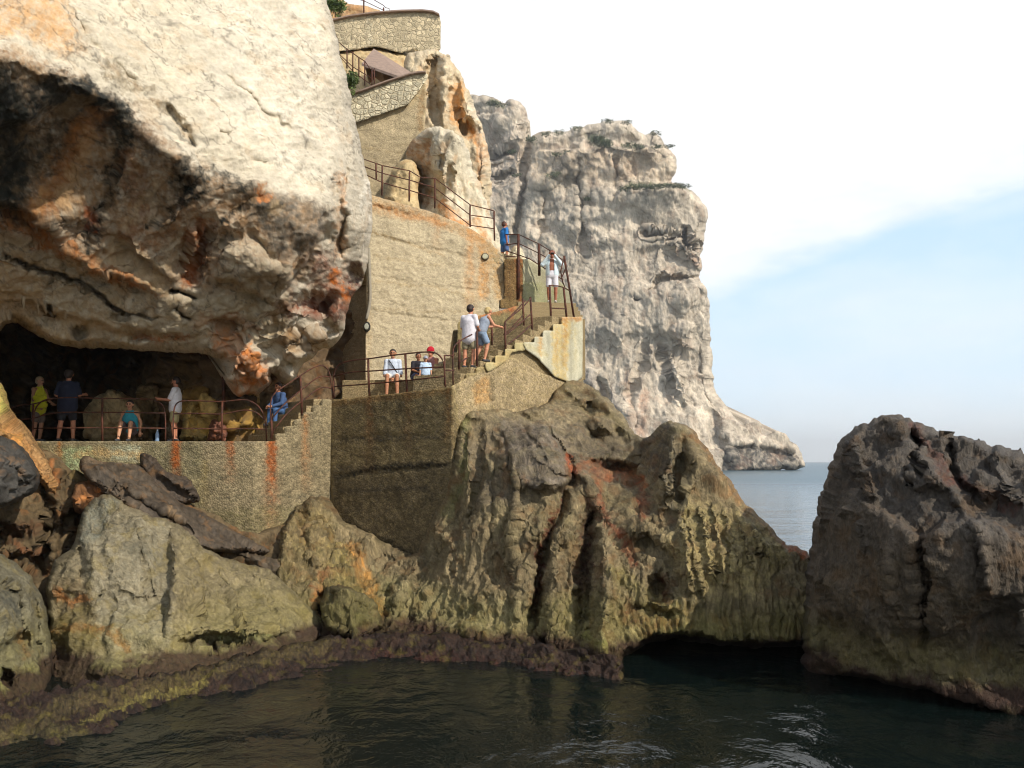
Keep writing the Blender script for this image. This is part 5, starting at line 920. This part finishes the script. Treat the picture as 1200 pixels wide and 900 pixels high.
# on the upper flight
def st_(al,of): v=Vector(p)+bt*al+bw*of; return v
v=st_(.78,.32); person('person in white shirt and beige shorts climbing the upper flight, behind the blonde one',Vector((v.x,v.y,5.74)),yw(150),1.56,
 dict(kn=((-.12,-.05,.52),(.12,.0,.51)),an=((-.12,.0,.09),(.11,.06,.09)),el=((-.26,-.02,1.15),(.25,-.04,1.14)),wr=((-.18,-.2,1.1),(.2,-.22,1.02)),neck=(0,-.04,1.47),head=(0,-.08,1.63)),skin='#b87c5c',hair='#2c1c14',top='#d2cdd2',bottom='#8d8266',hem=.14)
v=st_(1.22,.2); person('blonde person in grey-blue top and denim shorts leaning to the stair railing',Vector((v.x,v.y,5.93)),yw(118),1.44,
 dict(hip=(0,.06,.93),chest=(0,-.06,1.22),neck=(0,-.15,1.4),head=(0,-.2,1.55),sh=((-.16,-.13,1.35),(.16,-.13,1.35)),el=((-.2,-.28,1.12),(.22,-.3,1.13)),wr=((-.14,-.5,1.1),(.24,-.55,1.16)),hj=((-.09,.05,.9),(.09,.05,.9)),kn=((-.1,-.12,.55),(.1,.0,.5)),an=((-.1,-.02,.09),(.1,.26,.02))),skin='#bf8464',hair='#b8a06a',top='#8a93a0',bottom='#8396ac',sleeve=0)
v=Vector((1.3,27.3)); person('person in open white shirt and white shorts holding a camera up at the top landing',Vector((1.3,27.25,8.6)),yw(-3),1.72,
 dict(el=((-.32,-.12,1.27),(.32,-.12,1.27)),wr=((-.09,-.2,1.56),(.09,-.2,1.56)),kn=((-.12,-.02,.51),(.12,-.02,.51))),skin='#9c5f44',hair='#6e3a22',top='#c8d6da',bottom='#d2cfd4',open_shirt=True,long_sleeve=True,shoes='#b8b0a8')
person('boy in bright blue T-shirt and patterned blue shorts on top of the brown pier',on(591,28.5,10.17),yw(120),1.47,dict(el=((-.24,.04,1.13),(.24,-.04,1.13)),wr=((-.22,.0,.88),(.2,-.2,.95)),kn=((-.12,-.06,.51),(.1,.02,.51))),skin='#a86a4a',hair='#4a2c1c',top='#2270b4',bottom='#4a628c',strap='#1c3a6a',hem=.04)
# what they carry
def blob(name,prims,mat,label,cat,loc,yaw=0,h=.012,k=.03,cuts=(),parent=None,col='#888888'):
    V,Q_=sdf_mesh(prims,h,k,cuts); o=mesh_obj(name,V,Q_,mat,None,True,lin(col)); o.location=loc; o.rotation_euler=(0,0,yaw)
    return tag(o,label,cat)
bag=empty('tote_bag',on(46,21.62,4.86),'large lime yellow beach bag hanging at the hip of the person in the cave mouth','bag')
V,Q_=sdf_mesh([((-.13,0,.06),(.13,0,.06),.07,.07,(1,1,1)),((-.11,0,.26),(.11,0,.26),.05,.05,(1,1,1)),((-.12,0,.1),(.12,0,.26),.06,.05,U),((.12,0,.1),(-.12,0,.26),.06,.05,U)],.012,.05); mesh_obj('bag_body',V,Q_,M['cloth'],bag,True,lin('#aaa81e')).location=(0,0,0)
bmm=tube(bend([(-.1,0,.28),(-.05,.06,.56),(.05,.06,.56),(.1,0,.28)]),.012); bmobj('handle',bmm,M['cloth'],None,col='#aaa81e').parent=bag
bpy.data.objects['handle'].location=(0,.03,.28)
blob('shoulder_bag',[((-.1,0,.05),(.1,0,.05),.06,.06,U),((-.08,0,.2),(.08,0,.2),.045,.045,U),((0,0,.08),(0,0,.2),.08,.06,U)],M['cloth'],'maroon bag on the landing beside the person in red cap','bag',on(514,24.4,5.84),.3,col='#5e1424')
blob('camera',[((-.045,0,0),(.045,0,0),.022,.022,(1,1,.8)),((0,-.02,0),(0,-.05,0),.02,.018,U)],plain('camera_plastic','#1c1c20',.4),'small dark camera held up by the person in open white shirt','camera',Vector((1.3,27.25,8.6))+Vector((0,-.29,1.58)),0,h=.006,k=.008)
bo=empty('water_bottle',on(184,22.1,4.0),'blue and clear water bottle standing on the walkway','bottle')
bm=tube([(0,0,0),(0,0,.02),(0,0,.2),(0,0,.26),(0,0,.3)],[.04,.05,.05,.035,.018],10); o=bmobj('bottle_body',bm,plain('bottle_plastic','#8aa4c4',.2),None,smooth=True); o.parent=bo; o.location=(0,0,0)
bm=tube([(0,0,0),(0,0,.03)],[.02,.02],8); o=bmobj('cap',bm,plain('bottle_cap','#d8dce4',.5),None); o.parent=bo; o.location=(0,0,.3)
seat=rock([(140,519),(141,506),(148,500),(158,500),(166,506),(168,519)],[(140,518,22.2),(168,518,22.2),(154,500,22.2)],'#5e503e','low brown rock the turquoise person sits on',[],[],(3,.2),.45,'cave',seed=58,step=1.2)
# ---------------------------------------------------------------- fittings and plants
Dt=lambda x,y:float(plan([W0,W1,W2],.25,5.2)(np.array([float(x)]),np.array([float(y)]))[0])
def wt(x,y,o=.07): return at(x,y,Dt(x,y)-o)
bmobj('cable_pipe',tube(bend([wt(432,291),wt(433,320),wt(434,350),wt(432,364),wt(429,374)]),[.05]*20),'conc',None,'pale grey conduit pipe running down the corner of the tall sandy wall','pipe',smooth=True,col='#8c8474')
lt=empty('wall_lamp',wt(430,383,.1),'small oval bulkhead lamp with dark rim at the end of the conduit','lamp')
def disc(name,c,rx,rz,th,mat,parent,seg=20):
    bm=bmesh.new(); a=[bm.verts.new((math.cos(2*math.pi*k/seg)*rx,0,math.sin(2*math.pi*k/seg)*rz)) for k in range(seg)]; b=[bm.verts.new((v.co.x*.8,-th,v.co.z*.8)) for v in a]
    bm.faces.new(b); bm.faces.new(a[::-1])
    for k in range(seg): bm.faces.new((a[k],a[(k+1)%seg],b[(k+1)%seg],b[k]))
    bmesh.ops.recalc_face_normals(bm,faces=bm.faces)
    me=bpy.data.meshes.new(name); bm.to_mesh(me); bm.free(); me.materials.append(mat); o=bpy.data.objects.new(name,me); C.objects.link(o); o.parent=parent; o.location=c; return o
disc('rim',(0,0,0),.11,.16,.07,plain('lamp_rim','#23221f',.6),lt); disc('glass',(0,-.05,0),.07,.11,.06,plain('lamp_glass','#a8a898',.3),lt)
l2=empty('round_lamp',wt(568.5,301,.06),'round pale disc lamp on the tall wall left of the boy in blue','lamp')
disc('rim',(0,0,0),.13,.13,.05,plain('disc_rim','#5c5444',.7),l2); disc('glass',(0,-.03,0),.1,.1,.06,plain('disc_glass','#b8b498',.4),l2)
bmobj('iron_ring',tube([Vector(at(206,560,20.6))+Vector((math.cos(a)*.1,-.03,math.sin(a)*.07)) for a in np.linspace(0,6.2,14)],.016),'rust',None,'small rusty iron ring below the broad rust run on the walkway wall','ring',smooth=True)
bmobj('drain_pole',tube([at(262,414,22.9),at(262,440,22.9),atz(262.,22.9,4.)],.05),'rust',None,'dark iron pole standing at the cave mouth left of the lower steps','pole',smooth=True)
mf=[]
def leafmat(name,c1,c2):
    m,nt=newmat(name); n=N(nt); out=n('ShaderNodeOutputMaterial'); b=n('ShaderNodeBsdfPrincipled'); n.l(b.outputs[0],out.inputs[0])
    tc=n('ShaderNodeTexCoord').outputs['Object']; f=noise(n,tc,3.,3,.6); n.l(mixc(n,ramp(n,f,[(.4,0.),(.6,1.)]),l4(c1),l4(c2)),b.inputs['Base Color']); b.inputs['Roughness'].default_value=.7; return m
M['leaf']=leafmat('shrub_leaves','#3f5224','#5e6e34'); M['hleaf']=leafmat('ledge_leaves','#39452a','#4c5634')
def shrub(ellipses,leaf,n_,mat,label,cat='shrub',name='shrub',group=None):
    r=np.random.default_rng(len(label)); V=[];Fq=[]
    for (c,rad) in ellipses:
        for _ in range(n_):
            d=r.normal(size=3); d/=np.linalg.norm(d); p_=np.array(c)+d*np.array(rad)*r.uniform(.35,1.1); a=r.normal(size=3); a/=np.linalg.norm(a); b=np.cross(a,r.normal(size=3)); b/=np.linalg.norm(b); L=leaf*r.uniform(.6,1.3)
            k=len(V); V+=[p_-a*L,p_+b*L*.45,p_+a*L,p_-b*L*.45]; Fq.append((k,k+1,k+2,k+3))
    root=empty(name,Vector(ellipses[0][0])-Vector((0,0,ellipses[0][1][2])),label,cat,group)
    o=mesh_obj('foliage',np.array(V),Fq,M[mat],None,False); o.parent=root; o.location=-Vector(root.location)
    tv=[]
    for c,rad in ellipses[:2]:
        o=bmobj('stem',tube([Vector(c)-Vector((0,0,rad[2]*1.1)),Vector(c),Vector(c)+Vector((rad[0]*.3,0,rad[2]*.5))],[leaf*.35,leaf*.25,leaf*.1],5),'rust',None); loc=o.location.copy(); o.parent=root; o.location=loc-Vector(root.location)
    return root
shrub([(at(409,98,33.5),(.35,.3,.5)),(at(413,93,33.5),(.25,.3,.3))],.09,260,'leaf','bright green bush growing at the cliff edge below the shelter railing')
shrub([(at(393,10,42.5),(.5,.4,.4)),(at(398,6,42.5),(.35,.3,.3)),(at(388,4,42.5),(.3,.3,.3))],.1,220,'leaf','green bush on the reddish slope left of the topmost wall')
hg='shrubs on the ledges of the far headland'
shrub([(at(703,166,364),(4.5,3,2.4)),(at(697,163,364),(3,2,2)),(at(710,168,363),(3,2,1.5))],.5,260,'hleaf','dark green clump in the notch below the headland top',group=hg)
shrub([(at(x,y,359),(4.,2.5,1.2)) for x,y in ((733,221),(744,219),(756,219),(767,219),(778,218),(790,217),(800,218))],.45,200,'hleaf','long dark green hedge of scrub on the right-hand ledge of the headland',group=hg)
shrub([(at(739,170,361),(4,2,1.3)),(at(748,172,361),(3,2,1))],.45,180,'hleaf','thin green scrub on the ledge right of the notch',group=hg)
shrub([(at(584,122,377),(4,2,1.4)),(at(576,121,377),(3,2,1))],.45,180,'hleaf','scrub on the top of the leftmost headland tower',group=hg)
shrub([(at(622,163,374),(3,2,1.4)),(at(648,205,370),(4,2,1.6))],.45,160,'hleaf','scrub in the cleft between the headland tower and the main wall',group=hg)
shrub([(at(x,y,d),(3.,2,1.2)) for x,y,d in ((640,157,376),(655,155,376),(676,151,372),(712,142,370),(735,143,370),(768,156,368))],.45,120,'hleaf','sparse scrub along the skyline of the headland top',group=hg)
shrub([(at(x,y,d),(2.6,1.5,1.)) for x,y,d in ((688,233,371),(652,181,371),(664,179,371),(600,178,378),(606,205,378),(770,172,364),(784,171,363))],.42,120,'hleaf','scattered small tufts of scrub on the upper ledges of the headland face',group=hg)
# ---------------------------------------------------------------- air
bm=bmesh.new(); bmesh.ops.create_cube(bm,size=1.)
for v_ in bm.verts: v_.co=Vector((v_.co.x*14000,v_.co.y*7100+3420,(v_.co.z+.5)*170-1.5))
m,nt=newmat('sea_haze'); n=N(nt); out=n('ShaderNodeOutputMaterial'); vp=n('ShaderNodeVolumePrincipled'); vp.inputs['Color'].default_value=(.93,.95,.97,1); vp.inputs['Density'].default_value=.00022; vp.inputs['Anisotropy'].default_value=.3; n.l(vp.outputs[0],out.inputs['Volume'])
me=bpy.data.meshes.new('haze'); bm.to_mesh(me); bm.free(); me.materials.append(m); o=bpy.data.objects.new('haze',me); C.objects.link(o); o['kind']='stuff'
# ---------------------------------------------------------------- sea
V=[];Fq=[]
ys=[-40,-5,4,8,12,20,40,80,160,320,640,1500,3500,6800]; xs=[-6800,-4000,-1500,-400,-100,-30,0,30,100,400,1500,4000,6800]
for y in ys:
    for x in xs: V.append((x,y,0))
for j in range(len(ys)-1):
    for i in range(len(xs)-1):
        a=j*len(xs)+i; Fq.append((a,a+1,a+1+len(xs),a+len(xs)))
sea=mesh_obj('sea',V,Fq,M['water'],smooth=False); tag(sea,kind='structure')
